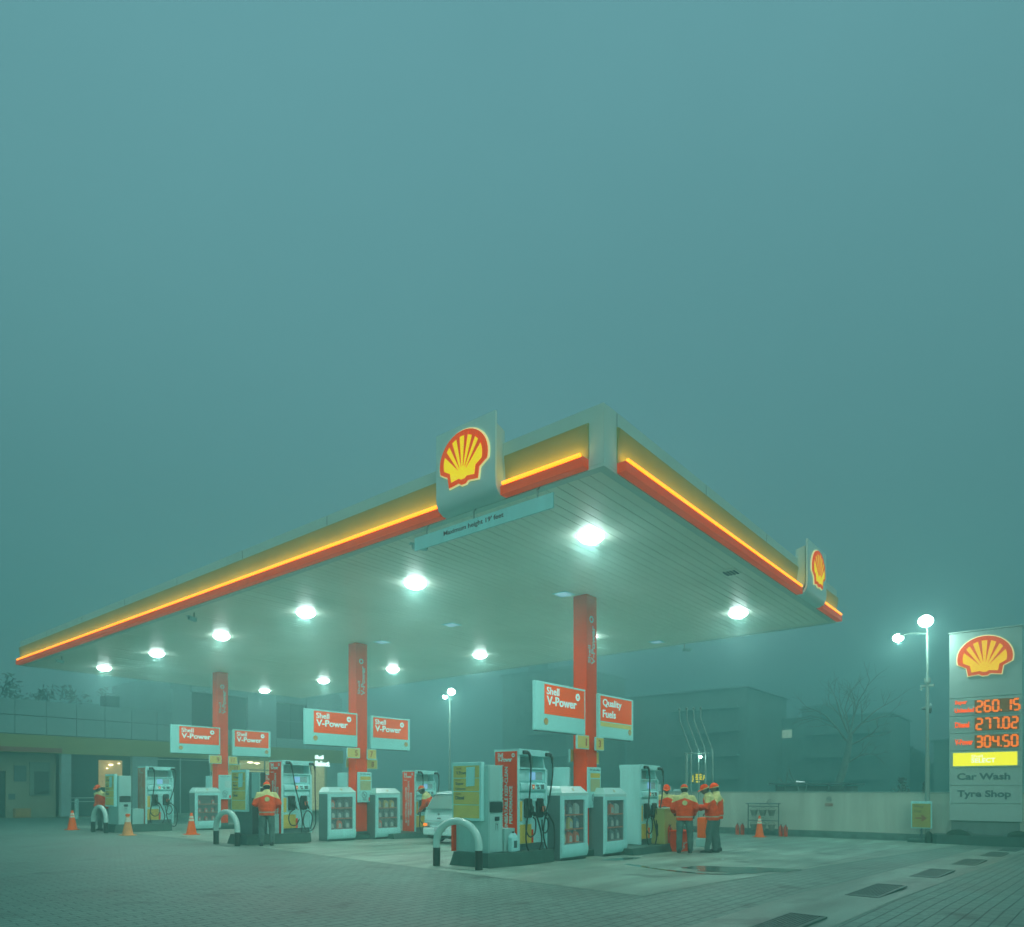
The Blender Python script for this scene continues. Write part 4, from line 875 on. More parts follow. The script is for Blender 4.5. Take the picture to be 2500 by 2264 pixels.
# planter kerb with mounds
m = MB()
m.loft([[(26.55, -8, -0.32), (26.55, 3.75, -0.32), (26.8, 3.95, -0.32), (27.52, 3.95, -0.32), (27.52, -8, -0.32)], [(26.58, -8, 0.0), (26.58, 3.70, 0.0), (26.82, 3.9, 0.0), (27.52, 3.9, 0.0), (27.52, -8, 0.0)]])
m.box(26.72, 27.52, 3.96, 4.6, -0.32, -0.19, bev=0.02)
struct(m.build('planter_kerb', dark, smooth=30))
for y, z, rx, rz_, lb in ((3.98, -0.19, 0.13, 0.27, 'dark stump shaped mound right of the way out sign'), (3.15, -0.02, 0.33, 0.20, 'dark rounded mound at the left foot of the price tower'), (1.55, -0.02, 0.32, 0.20, 'dark rounded mound at the right foot of the price tower')):
    m = MB(); m.ell((0, 0, 0), (0.22, rx, rz_), 14, 9)
    for v in m.bm.verts: v.co += Vector((rnd.uniform(-1, 1), rnd.uniform(-1, 1), rnd.uniform(-1, 1))) * 0.022
    o = tag(m.build('shrub_mound', mat('mound_dark', (0.02, 0.075, 0.05), .9, .4, 9, bump=.6)), lb, 'mound', 'dark mounds on the planter'); o.location = (26.85, y, z)
m = MB(); m.tube(smooth_path([(0, 0, 0), (0.02, -.06, .10), (0, -.14, .12), (0, -.2, .06), (0, -.22, .0)]), 0.02, 6); m.tube([(0, -.05, .1), (0, -.1, .22)], 0.012, 5)
o = tag(m.build('bent_branch', mat('twig', (0.10, 0.22, 0.18), .8, .2)), 'thin bent dry branch beside the left mound under the tower', 'branch'); o.location = (26.9, 2.98, 0.0)

# lamp posts
def lamp_post(lb, loc, rz, H, heads, horn=True, P=90):
    t = thing('lamp_post', lb, 'lamp post', loc, rz, 'double headed lamp posts')
    m = MB(); m.tube([(0, 0, 0), (0, 0, 2.9)], 0.075, 12); m.tube([(0, 0, 2.9), (0, 0, 5.5)], 0.056, 12); m.tube([(0, 0, 5.5), (0, 0, H)], 0.038, 12); m.tube([(0, 0, 5.42), (0, 0, 5.58)], 0.10, 12); m.box(-.14, .14, -.14, .14, 0, 0.03); m.build('pole', galv, t, 50)
    for i, (hx, hy, hz, s) in enumerate(heads):
        m = MB(); m.tube([(0, 0, H - 0.05), (hx * .55, hy * .55, hz + 0.04), (hx * .9, hy * .9, hz + 0.06)], 0.03, 8); m.build('arm', galv, t)
        d = Vector((hx, hy, 0)).normalized()
        hd = bpy.data.objects.new('lamp_head', None); COL.objects.link(hd); hd.parent = t; hd.location = (hx, hy, hz); hd.rotation_euler = (0, 0, math.atan2(d.y, d.x))
        m = MB(); m.loft([[(-.2 * s, -.12 * s, 0), (.28 * s, -.15 * s, 0), (.28 * s, .15 * s, 0), (-.2 * s, .12 * s, 0)], [(-.2 * s, -.09 * s, .08), (.22 * s, -.11 * s, .10), (.22 * s, .11 * s, .10), (-.2 * s, .09 * s, .08)]]); m.build('housing', galv, hd)
        m = MB(); m.ell((0.06 * s, 0, -0.02), (.22 * s, .20 * s, .17 * s), 16, 9); m.build('lens', lens_far, hd, 80)  # lens enlarged, its ball standing in for the lamp's glare
        lamp_disc('bulb', P * s, 0.25, (0.06 * s, 0, -0.21 * s), (0, 0, 0), hd, (0.85, 1.0, 0.93))
    if horn:
        m = MB(); m.lathe([(0.03, 0), (0.05, 0.10), (0.09, 0.18), (0.17, 0.26), (0.16, 0.26), (0.04, 0.1), (0.001, 0.1)], (0, 0, 0), 14, axis='y'); bmesh.ops.rotate(m.bm, verts=m.bm.verts, matrix=Matrix.Rotation(R(205), 3, 'Z')); bmesh.ops.translate(m.bm, verts=m.bm.verts, vec=(0, 0.16, 4.55)); m.tube([(0, 0.05, 4.6), (0, 0.18, 4.55)], 0.02, 6); m.build('horn_speaker', slate, t)
        m = MB(); m.box(-.05, .05, -.2, .2, 5.28, 5.36, bev=.01); m.box(-.04, .04, .14, .22, 5.18, 5.28, bev=.01); m.build('bracket', galv, t)
lamp_post('tall pale lamp post with two glowing heads beside the price tower', (27.35, 4.1, -0.3), 0, 7.15, ((-0.55, -0.04, 7.42, 1.1), (0.55, 0.95, 7.20, 0.8)), P=55)
lamp_post('pale lamp post with two glowing heads behind the white van', (27.3, 26.75, -0.3), 0, 7.0, ((-0.45, -0.55, 7.02, 1.0), (0.6, 0.95, 7.0, 0.62)), False, P=55)

# tank vent pipes
for i, yk in enumerate((12.67, 12.36, 12.08, 11.79)):
    m = MB(); m.tube([(0, 0, 0), (0, 0, 3.39), (0, 0.52, 4.72), (0, 0.53, 5.15)], 0.030, 7); m.lathe([(.05, 5.12), (.06, 5.2), (.001, 5.24)], (0, .53, 0), 8)
    o = tag(m.build('vent_pipe', mat('pipe_grey', (0.20, 0.37, 0.33), .5, .15, 4), smooth=50), ['bent vent pipe, leftmost of the four by the wall', 'bent vent pipe, second from the left of four', 'bent vent pipe, third from the left of four', 'bent vent pipe, rightmost of the four by the wall'][i], 'pipe', 'bent vent pipes by the wall'); o.location = (27.3 + 0.05 * i, yk, -0.3)
m = MB(); m.tube([(0, 0, 0), (0, 0, 3.3)], 0.055, 8); m.tube([(0, .1, 3.3), (0, -1.0, 3.27)], 0.022, 6); o = tag(m.build('pipe_support', mat('pipe_grey', (0,) * 3), smooth=50), 'thick upright post with cross bar holding the vent pipes', 'post'); o.location = (27.25, 12.85, -0.3)
t = thing('wall_lamp', 'tiny bright white lamp between the vent pipes', 'lamp', (27.2, 12.22, 2.82)); m = MB(); m.ell((0, 0, 0), (.05, .06, .05), 10, 7); m.build('bulb', lens_far, t); m = MB(); m.box(0.03, 0.12, -.02, .02, -.02, .02); m.build('bracket', galv, t, 0)

# ------------------------------------------------------------------ white van seen from behind
t = thing('white_van', 'small white hatchback van with lit orange tail lamps behind the nearest hoop', 'van', (14.15, 14.20, -0.08))
paint = mat('van_paint', (0.56, 0.95, 0.93), 0.22, 0.03, 2, coat=0.6)
def vsec(x, zt, zb, hw, tw):
    z = lambda f: zb + (zt - zb) * f
    r = [(hw * .88, zb), (hw * .99, z(.07)), (hw, z(.28)), (hw * .97, z(.48)), (hw * .93, z(.60)), (tw * 1.06, z(.83)), (tw * .98, z(.93)), (tw * .84, z(.985)), (tw * .4, zt)]
    return [(x + rear(q[1]), q[0], q[1]) for q in r] + [(x + rear(q[1]), -q[0], q[1]) for q in r[::-1]]
def rear(z): return 0.0
def vrear(x, zt, zb, hw, tw):
    r = vsec(x, zt, zb, hw, tw); return [(p[0] + (0.0 if p[2] < 0.95 else (p[2] - 0.95) * 0.42), p[1], p[2]) for p in r]
m = MB(); m.loft([vrear(0.06, 1.46, 0.30, 0.66, 0.50), vrear(0.0, 1.44, 0.27, 0.70, 0.53), vrear(0.10, 1.50, 0.24, 0.735, 0.57), vsec(0.6, 1.53, 0.24, 0.74, 0.60), vsec(1.9, 1.53, 0.24, 0.74, 0.60), vsec(2.4, 1.42, 0.25, 0.73, 0.56), vsec(2.9, 1.05, 0.28, 0.71, 0.62), vsec(3.3, 0.92, 0.32, 0.66, 0.58), vsec(3.42, 0.75, 0.36, 0.58, 0.5)])
m.build('body', paint, t, 35)
def rpl(y, z, d=0.0): return (-d + (0.0 if z < 0.95 else (z - 0.95) * 0.42), y, z)
m = MB(); pts = [(0.575, 1.035), (0.555, 1.02), (-0.555, 1.02), (-0.575, 1.035), (-0.475, 1.33), (-0.42, 1.385), (0.42, 1.385), (0.475, 1.33)]
m.loft([[rpl(y, z, 0.012) for y, z in pts], [rpl(y, z, -0.02) for y, z in pts]]); m.build('rear_window', mat('van_glass', (0.22, 0.42, 0.38), 0.08, 0.0), t, 0)
m = MB(); pts2 = [(y * 1.03, 1.2 + (z - 1.2) * 1.06) for y, z in pts]; m.loft([[rpl(y, z, 0.006) for y, z in pts2], [rpl(y, z, -0.02) for y, z in pts2]]); m.build('window_seal', slate, t, 0)
for s in (-1, 1):
    m = MB(); m.prism([(0.5, 1.05), (2.2, 1.05), (2.0, 1.40), (0.6, 1.42)], 'y', s * 0.60, s * 0.735); m.build('side_window', glass, t, 0)
m = MB(); m.box(-0.06, 0.14, -0.72, 0.72, 0.24, 0.47, bev=0.05, seg=3); m.build('bumper', paint, t)
m = MB(); m.box(-0.015, 0.02, -0.68, 0.68, 0.655, 0.662); m.box(-0.014, 0.02, -0.60, 0.60, 0.985, 0.992); m.build('door_seam', slate, t, 0)
for s in (-1, 1):
    m = MB(); m.box(-0.045, 0.03, s * 0.60 - 0.10, s * 0.60 + 0.10, 0.49, 0.60, bev=0.015); c_ = m.build('tail_lamp', mat('lamp_dull', (0.28, 0.30, 0.22), .3, .05), t)
    m = MB(); m.ell((-0.05, s * 0.64, 0.545), (0.02, 0.05, 0.05), 12, 8); m.ell((-0.05, s * 0.56, 0.545), (0.02, 0.03, 0.04), 10, 7); m.build('lit_bulb', mat('tail_orange', (.9, .2, .02), .3, 0, emit=(1.0, 0.20, 0.01), es=1.3), c_)
m = MB(); m.box(-0.075, -0.058, -0.22, 0.22, 0.36, 0.50); m.build('number_plate', mat('plate_pale', (.38, .6, .62), .4, .15, 14), t, 0)
m = MB(); m.box(-0.02, 0.0, 0.03, 0.16, 0.72, 0.755); m.ring((-0.004, 0.10, 0.86), 0.02, 0.035, *FX, 0.01, 12); m.box(-0.012, 0.0, -0.45, -0.28, 0.70, 0.71); m.box(-0.012, 0.0, -0.45, -0.34, 0.67, 0.68); m.build('badge', slate, t, 0)
for x in (0.55, 2.75):
    for s in (-1, 1):
        m = MB(); m.lathe([(0.001, -0.085), (0.2, -0.085), (0.27, -0.06), (0.28, 0.0), (0.27, 0.06), (0.2, 0.085), (0.001, 0.085)], (x, s * 0.64, 0.28), 20, axis='y'); w_ = m.build('wheel', black, t)
        m = MB(); m.lathe([(0.001, -0.1), (0.12, -0.095), (0.16, -0.088), (0.16, 0.088), (0.12, .095), (0.001, 0.1)], (x, s * 0.64, 0.28), 16, axis='y'); m.build('rim', steel, w_)
m = MB(); m.tube([(0.2, -0.72, 0.22), (0.2, 0.72, 0.22)], 0.05, 8); m.box(0.15, 3.2, -0.55, 0.55, 0.16, 0.26); m.tube([(-0.05, -0.35, 0.2), (0.3, -0.35, 0.2)], 0.03, 8); m.build('underbody', black, t, 0)
# ------------------------------------------------------------------ people
skin = mat('skin', (0.10, 0.13, 0.095), 0.6, 0.1, 8)
hairm = mat('hair', (0.008, 0.025, 0.02), 0.8, 0.2, 20)
jr = mat('jacket_red', (0.95, 0.075, 0.0), 0.85, 0.22, 7, bump=0.25, spec=0.08)
jy = mat('jacket_yellow', (0.62, 0.70, 0.30), 0.85, 0.10, 7, bump=0.2)
jg = mat('jacket_reflective', (0.45, 0.50, 0.40), 0.5, 0.08, 10)
tr = mat('trousers', (0.085, 0.19, 0.17), 0.9, 0.25, 8, bump=0.35)
shoe = mat('shoes', (0.015, 0.05, 0.042), 0.6, 0.2, 10)
capr = mat('cap_red', (0.97, 0.080, 0.0), 0.8, 0.12, 12, spec=0.08)
def fuse(m, name, mats, parent, voxel, paint=None, smooth_it=3, folds=0.0):
    """one continuous surface out of overlapping volumes"""
    bmesh.ops.recalc_face_normals(m.bm, faces=m.bm.faces)
    me = bpy.data.meshes.new(name); m.bm.to_mesh(me); m.bm.free()
    o = bpy.data.objects.new(name, me); COL.objects.link(o)
    a = o.modifiers.new('r', 'REMESH'); a.mode = 'VOXEL'; a.voxel_size = voxel
    b = o.modifiers.new('s', 'SMOOTH'); b.factor = 0.5; b.iterations = smooth_it
    dg = bpy.context.evaluated_depsgraph_get(); nm = bpy.data.meshes.new_from_object(o.evaluated_get(dg))
    o.modifiers.clear(); o.data = nm; nm.name = name; bpy.data.meshes.remove(me)
    nm.materials.clear()
    for x in mats: nm.materials.append(x)
    if folds:
        from mathutils import noise
        for v in nm.vertices:
            v.co += v.normal * folds * (noise.noise(v.co * 9.0) + 0.6 * noise.noise(Vector((v.co.x * 14, v.co.y * 14, v.co.z * 26))))
    for p in nm.polygons:
        p.use_smooth = True
        if paint: p.material_index = paint(p.center)
    o.parent = parent; return o
def person(lb, loc, rz, lean=(0, 0), head=(0, 0), arms=None, feet=((-0.11, 0.0), (0.11, 0.03)), scale=1.0, bent=0.0, brim=True, yoke=1.24):
    t = thing('person', lb, 'person', loc, rz, 'station workers in red and yellow jackets'); t.scale = (scale,) * 3
    def S(p):  # lean grows from the hips up
        f = max(0.0, (p[2] - 0.92) / 0.46); return Vector((p[0] + lean[0] * f, p[1] + lean[1] * f - 0.0, p[2] - 0.5 * (lean[0] ** 2 + lean[1] ** 2) * f))
    def rg(z, rx, ry, oy=0.0, n=16): return [S((rx * math.cos(2 * math.pi * j / n), oy + ry * math.sin(2 * math.pi * j / n), z)) for j in range(n)]
    arms = arms or {}
    L = arms.get('L', ((-0.27, 0.02, 1.10), (-0.25, 0.12, 0.88))); Rr = arms.get('R', ((0.27, 0.02, 1.10), (0.25, 0.12, 0.88)))
    shp = {-1: S((-0.185, 0, 1.36)), 1: S((0.185, 0, 1.36))}
    A = {-1: [shp[-1], Vector(L[0]), Vector(L[1])], 1: [shp[1], Vector(Rr[0]), Vector(Rr[1])]}
    hc = S((0, 0.03, 1.565)) + Vector((0, 0.02, 0)); yaw, pit = head
    HR = Matrix.Rotation(R(yaw), 3, 'Z') @ Matrix.Rotation(R(-pit), 3, 'X')
    def Hh(x, y, z): return hc + HR @ Vector((x, y, z))
    # body: head, neck, torso, arms, hands, legs
    m = MB(); m.ell(hc, (0.078, 0.098, 0.118), 18, 13, rot=HR); m.ell(Hh(0, 0.03, -0.06), (0.055, 0.065, 0.065), 12, 9, rot=HR)
    m.ell(Hh(0, 0.105, -0.015), (0.014, 0.022, 0.028), 8, 7, rot=HR); m.ell(Hh(0, 0.085, -0.062), (0.026, 0.016, 0.012), 8, 7, rot=HR)
    for s in (-1, 1): m.ell(Hh(s * 0.080, -0.005, -0.01), (0.012, 0.022, 0.034), 8, 7, rot=HR)
    m.tube([Hh(0, -0.015, -0.06), S((0, -0.005, 1.42)), S((0, 0, 1.34))], [0.056, 0.06, 0.085], 12)
    m.loft([rg(0.86, .15, .11), rg(1.02, .145, .10), rg(1.2, .17, .115), rg(1.34, .165, .095), rg(1.40, .08, .065)])
    for s in (-1, 1):
        a, e_, w_ = A[s]; m.tube([a, (a + e_) / 2, e_, (e_ + w_) / 2, w_], [0.058, 0.050, 0.042, 0.038, 0.028], 10)
        d = (w_ - e_).normalized(); side = d.cross(Vector((0, 0, 1))); side = side.normalized() if side.length > .1 else Vector((1, 0, 0)); nrm = side.cross(d)
        q = Matrix((side, nrm, d)).transposed()
        m.ell(w_ + d * 0.05, (0.040, 0.017, 0.055), 10, 8, rot=q)
        for k in range(4):
            o_ = w_ + d * 0.085 + side * (-0.030 + 0.020 * k); ln = (0.060, 0.072, 0.068, 0.050)[k]
            m.tube([o_, o_ + d * ln * .5 - nrm * .008, o_ + d * ln * .85 - nrm * .03], [0.0105, 0.0098, 0.0085], 6)
        th = w_ + d * 0.03 - side * s * 0.035; m.tube([th, th - side * s * .022 + d * .03, th - side * s * .022 + d * .055 - nrm * .015], [0.012, 0.011, 0.009], 6)
    for s, (fx, fy) in zip((-1, 1), feet):
        kn = Vector((fx * .95, fy * .5 + 0.03 + bent, 0.49)); m.tube([S((s * .09, 0, 0.90)), kn, Vector((fx, fy, 0.10))], [0.082, 0.058, 0.042], 10)
    fuse(m, 'body', [skin], t, 0.0085, smooth_it=2)
    # trousers
    m = MB(); m.loft([rg(0.80, .155, .12), rg(0.90, .175, .13), rg(0.99, .17, .125)])
    for s, (fx, fy) in zip((-1, 1), feet):
        kn = Vector((fx * .95, fy * .5 + 0.03 + bent, 0.49)); m.tube([S((s * .085, 0, 0.88)), S((s * .088, 0, 0.72)) * .5 + kn * .5 + Vector((0, 0, .1)), kn, (kn + Vector((fx, fy, .08))) / 2 + Vector((0, -.012, 0)), Vector((fx, fy, 0.14)), Vector((fx, fy + .005, 0.055))], [0.105, 0.098, 0.078, 0.074, 0.068, 0.074], 12)
    fuse(m, 'trousers', [tr], t, 0.013, folds=0.010)
    for s, (fx, fy) in zip((-1, 1), feet):
        m = MB()
        def sr(y, hw, z1): return [(fx - hw, fy + y, 0), (fx + hw, fy + y, 0), (fx + hw, fy + y, z1 * .5), (fx + hw * .6, fy + y, z1), (fx - hw * .6, fy + y, z1), (fx - hw, fy + y, z1 * .5)]
        m.loft([sr(-.10, .03, .06), sr(-.08, .04, .095), sr(0, .045, .10), sr(.08, .05, .065), sr(.15, .045, .05), sr(.18, .02, .03)]); m.build('shoe', shoe, t, 60)
    # jacket
    m = MB(); m.loft([rg(0.80, .205, .165), rg(0.86, .20, .16), rg(0.95, .215, .17), rg(1.12, .222, .168), rg(1.26, .222, .155), rg(1.355, .20, .13), rg(1.41, .12, .10)])
    cb = [S((0, -0.005, 1.36)), S((0, 0.0, 1.44)), S((0, 0.005, 1.475))]; m.tube(cb, [0.115, 0.092, 0.088], 14)
    for s in (-1, 1):
        a, e_, w_ = A[s]; ax = a + Vector((-s * 0.05, 0, -0.01)); m.tube([ax, a, (a + e_) / 2, e_, (e_ + w_) / 2, w_ + (e_ - w_) * .04], [0.085, 0.088, 0.080, 0.070, 0.064, 0.052], 12)
        m.tube([w_ + (e_ - w_) * .14, w_ + (e_ - w_) * .0], [0.056, 0.05], 12)
    def paint(c):
        f = max(0.0, (c.z - 0.92) / 0.46); x = c.x - lean[0] * f; z = c.z + 0.5 * (lean[0] ** 2 + lean[1] ** 2) * f
        if z > 1.455: return 1
        if z > yoke + 0.115 - abs(x) * 0.38 and z > 1.18: return 1
        if 0.872 < z < 0.905 and abs(x) < 0.235: return 2
        for s in (-1, 1):
            a, e_, w_ = A[s]; q = w_ + (e_ - w_) * .22
            if (c - q).length < 0.055 and abs((c - q).dot((e_ - w_).normalized())) < .016: return 2
        return 0
    fuse(m, 'jacket', [jr, jy, jg], t, 0.0145, paint, 3, 0.013)
    m = MB(); m.lathe([(0.062, 0.0), (0.062, 0.02), (0.001, 0.022)], (0, 0, 0), 16, axis='y')
    bmesh.ops.translate(m.bm, verts=m.bm.verts, vec=S((0, -0.180, 1.235))); m.build('emblem', jy, t)
    # cap and hair
    m = MB(); rings = []
    for i in range(8):
        th = R(8 + 88 * i / 7)
        rings.append([Hh(0.092 * math.sin(th) * math.cos(a), -0.004 + 0.112 * math.sin(th) * math.sin(a), 0.028 + 0.105 * math.cos(th)) for a in [2 * math.pi * j / 18 for j in range(18)]])
    m.loft(rings)
    if brim:
        P0 = [Hh(x, 0.07 + 0.115 * math.sqrt(max(0, 1 - (x / .088) ** 2)), 0.020 - 0.02 * (1 - abs(x) / .088)) for x in [-.088 + .022 * i for i in range(9)]]
        P1 = [Hh(x, 0.05, 0.032) for x in [-.088 + .022 * i for i in range(9)]]
        m.loft([P1 + [p + Vector((0, 0, .007)) for p in P1[::-1]], P0 + [p + Vector((0, 0, .006)) for p in P0[::-1]]])
    m.build('cap', capr, t, 60)
    m = MB(); rings = []
    for z, k in ((0.014, 1.04), (0.034, 1.05)): rings.append([Hh(0.0935 * k * math.cos(a), -0.004 + 0.114 * k * math.sin(a), z) for a in [2 * math.pi * j / 18 for j in range(18)]])
    m.loft(rings); m.build('cap_band', jy, t, 60)
    m = MB(); m.ell(Hh(0, -0.022, -0.015), (0.082, 0.088, 0.085), 14, 9, rot=HR); m.build('hair', hairm, t, 80)
    m = MB()
    for s in (-1, 1): m.ell(Hh(s * 0.032, 0.088, -0.002), (0.012, 0.009, 0.007), 8, 6, rot=HR)
    m.build('eyes', hairm, t, 80)
def fwd(deg): return R(deg - 90)
person('person in red and yellow jacket seen from behind at the desk, arms forward', (16.42, 7.80, -0.12), fwd(28), (0.0, 0.06), (5, 12), {'L': ((-0.29, 0.06, 1.10), (-0.24, 0.26, 0.98)), 'R': ((0.29, 0.05, 1.10), (0.24, 0.22, 0.94))}, ((-0.13, -0.02), (0.14, 0.05)), 1.03)
person('person in profile with red cap looking down, arms folded, right of the desk', (17.03, 7.32, -0.13), fwd(112), (0.03, 0.10), (20, 22), {'L': ((-0.28, 0.13, 1.12), (-0.05, 0.33, 1.14)), 'R': ((0.28, 0.12, 1.12), (0.06, 0.34, 1.08))}, ((-0.10, 0.12), (0.12, -0.06)), 1.04)
person('tall person with yellow shoulders at the right end of the worker group', (17.60, 7.46, -0.14), fwd(115), (0.05, 0.0), (15, 10), {'L': ((-0.28, 0.06, 1.12), (-0.2, 0.26, 1.06)), 'R': ((0.30, 0.02, 1.10), (0.22, 0.22, 0.96))}, ((-0.13, 0.03), (0.12, -0.04)), 1.065, yoke=1.20)
person('person facing the camera behind the desk, red cap, head lowered', (17.95, 9.12, -0.15), fwd(228), (0.0, 0.05), (-18, 15), {'L': ((-0.28, 0.08, 1.10), (-0.18, 0.30, 1.10)), 'R': ((0.28, 0.08, 1.10), (0.16, 0.30, 1.10))}, ((-0.12, 0.0), (0.12, 0.0)), 1.05)
person('person in red cap and yellow collar seen from behind at the open service unit', (10.16, 16.70, 0.0), fwd(62), (0.0, 0.07), (10, 18), {'L': ((-0.31, 0.02, 1.10), (-0.22, 0.26, 1.06)), 'R': ((0.31, 0.02, 1.10), (0.22, 0.24, 0.98))}, ((-0.14, -0.02), (0.13, 0.03)), 1.0)
person('person bending over beside the pump, partly behind the white van', (16.05, 16.45, -0.11), fwd(120), (-0.10, 0.22), (-10, 20), {'L': ((-0.30, 0.25, 1.05), (-0.15, 0.42, 0.85)), 'R': ((0.22, 0.25, 1.08), (0.15, 0.45, 0.95))}, ((-0.12, -0.1), (0.12, 0.1)), 1.04, brim=True)
person('person in red and yellow mostly hidden behind the far left service unit', (10.17, 27.52, 0.0), fwd(200), (0.0, 0.12), (10, 15), None, ((-0.12, 0.0), (0.12, 0.02)), 0.98)
# ------------------------------------------------------------------ station building at the far left (facade along Y = 43)
FYB = 43.0
bt = mat('facade_panel', (0.26, 0.47, 0.46), 0.5, 0.07, 0.5); bb = mat('facade_yellow', (0.30, 0.36, 0.14), 0.55, 0.08, 0.6); bbeige = mat('facade_beige', (0.28, 0.38, 0.28), 0.75, 0.12, 0.8, streak=True)
bdk = mat('shop_dark', (0.035, 0.105, 0.09), 0.35, 0.15, 1.0); bgl = mat('shop_glass', (0.05, 0.14, 0.13), 0.10, 0.0)
warm = mat('shop_interior', (0.5, 0.4, 0.2), 0.6, 0.2, 1.2, emit=(0.70, 0.44, 0.15), es=0.40)
warm2 = mat('shop_room_glow', (0.4, 0.4, 0.25), 0.6, 0.35, 3.0, emit=(0.50, 0.50, 0.22), es=0.55)  # emission puts the room's light into the inner walls and pane
t = thing('station_shop', 'low station shop with panelled parapet, yellow band and lit glazing', 'shop building', (16, FYB, 0)); OB = Vector((16, FYB, 0))
def bb_(m, name, mats, parent=t, smooth=0): bmesh.ops.translate(m.bm, verts=m.bm.verts, vec=-OB); return m.build(name, mats, parent, smooth)
m = MB(); m.box(-6, 19.8, FYB + 0.3, FYB + 9, 3.6, 6.1); m.box(19.8, 32.4, FYB + 0.3, FYB + 9, 3.6, 8.6); m.box(-6, 32.4, FYB + 4, FYB + 9, -0.4, 3.6); bb_(m, 'wall', bt)
m = MB()   # parapet panels, two rows with joints
x = -5.6
while x < 19.7:
    w_ = 1.44
    for z0, z1 in ((4.40, 5.36), (5.38, 6.20)): m.box(x + 0.012, min(x + w_, 19.8) - 0.012, FYB, FYB + 0.3, z0 + 0.01, z1 - 0.01)
    x += w_
bb_(m, 'parapet', bt)
m = MB()
for a, b, z0, z1 in ((19.8, 21.0, 4.40, 7.60), (24.75, 26.9, 4.35, 7.95), (21.0, 24.75, 4.35, 5.35), (26.9, 29.3, 4.0, 5.02), (29.3, 32.4, 3.95, 8.3), (26.9, 29.3, 7.5, 8.2), (21.0, 24.75, 7.6, 8.0)):
    m.box(a + 0.012, b - 0.012, FYB, FYB + 0.3, z0, z1)
bb_(m, 'upper_panels', bt)
for a, b, z0, z1 in ((21.0, 22.66, 5.36, 7.58), (22.7, 24.74, 5.36, 7.58), (26.91, 28.1, 5.03, 6.25), (28.12, 29.28, 5.03, 6.25), (26.91, 28.1, 6.28, 7.48), (28.12, 29.28, 6.28, 7.48)):
    m = MB(); m.box(a, b, FYB + 0.2, FYB + 0.29, z0, z1); bb_(m, 'window', mat('upper_glass', (0.10, 0.22, 0.21), .15, .05))
m = MB(); m.box(-6, 32.4, FYB - 0.12, FYB + 0.3, 3.42, 4.36); bb_(m, 'yellow_band', bb)
m = MB(); m.box(-6, 13.8, FYB - 0.16, FYB - 0.121, 3.46, 3.70); bb_(m, 'red_edge', mat('facade_red', (0.30, 0.11, 0.06), .5, .1))
for a, b in ((13.80, 14.28), (17.46, 18.9), (31.0, 32.35)):
    m = MB()
    for z0, z1 in ((0, 1.14), (1.16, 2.28), (2.30, 3.41)): m.box(a, b, FYB - 0.05, FYB + 0.3, z0, z1)
    bb_(m, 'pillar', bt)
m = MB(); m.box(11.5, 13.8, FYB + 0.8, FYB + 1.0, -0.05, 3.42); m.box(-6, 9.2, FYB + 0.8, FYB + 1.0, -0.05, 3.42); m.box(9.2, 11.5, FYB + 0.8, FYB + 1.0, 2.45, 3.42); bb_(m, 'bay_wall', bbeige)
m = MB(); m.box(9.2, 11.5, FYB + 0.95, FYB + 1.0, 0, 2.45); bb_(m, 'door', bdk)
m = MB(); m.box(11.85, 12.4, FYB + 0.74, FYB + 0.8, 1.9, 2.75); bb_(m, 'louvre', slate)
m = MB(); m.box(12.55, 13.5, FYB + 0.70, FYB + 0.8, 1.15, 2.95); w_ = bb_(m, 'window', mat('bay_frame', (0.16, 0.30, 0.25), .6, .1)); m = MB(); m.box(12.75, 13.42, FYB + 0.66, FYB + 0.70, 1.22, 2.45); bb_(m, 'pane', bdk, w_)
m = MB(); m.box(11.6, 11.9, FYB + 0.76, FYB + 0.8, 0.95, 1.25); bb_(m, 'switch_box', slate)
m = MB(); m.box(14.28, 17.46, FYB + 0.25, FYB + 0.3, 0, 3.42); bb_(m, 'shop_window', bgl)
m = MB(); m.box(15.75, 17.0, FYB + 0.20, FYB + 0.249, 1.6, 3.15); bb_(m, 'lit_poster', warm)
m = MB(); m.box(14.28, 17.0, FYB + 0.15, FYB + 0.24, 0.98, 1.03); m.box(14.28, 17.0, FYB + 0.15, FYB + 0.24, 0.78, 0.82); bb_(m, 'rail', steel)
m = MB(); m.box(18.9, 22.3, FYB + 0.25, FYB + 0.3, 0, 3.42); bb_(m, 'shop_window', bgl)
m = MB(); m.box(18.95, 20.3, FYB + 0.2, FYB + 0.249, 3.28, 3.33); m.box(20.4, 22.25, FYB + 0.2, FYB + 0.249, 3.28, 3.33)
for x in (20.35, 22.28): m.box(x, x + 0.06, FYB + 0.2, FYB + 0.249, 0, 3.4)
bb_(m, 'window_frame', steel)
m = MB(); m.box(22.36, 29.8, FYB + 3.6, FYB + 3.7, 0, 3.4); m.box(22.36, 29.8, FYB + 0.3, FYB + 3.6, 3.38, 3.41); m.box(29.8, 29.9, FYB + 0.3, FYB + 3.6, 0, 3.4); bb_(m, 'shop_interior', warm2)
m = MB()
for i in range(8): m.box(22.6 + 0.9 * i, 23.3 + 0.9 * i, FYB + 2.2 + 0.2 * (i % 3), FYB + 2.7 + 0.2 * (i % 3), 0, 1.1 + 0.35 * (i % 4))
bb_(m, 'shelves', mat('goods', (0.26, 0.28, 0.16), .6, .6, 5.0))
m = MB()
for x, y in ((23.2, 1.0), (25.4, 0.8), (26.6, 2.0), (28.9, 1.4)): m.lathe([(0.16, 3.34), (0.20, 3.30), (0.001, 3.24)], (x, FYB + y, 0), 14)
bb_(m, 'ceiling_lamp', mat('shop_lamp', (1, .9, .7), .3, 0, emit=(1.0, 0.92, 0.62), es=6.0))
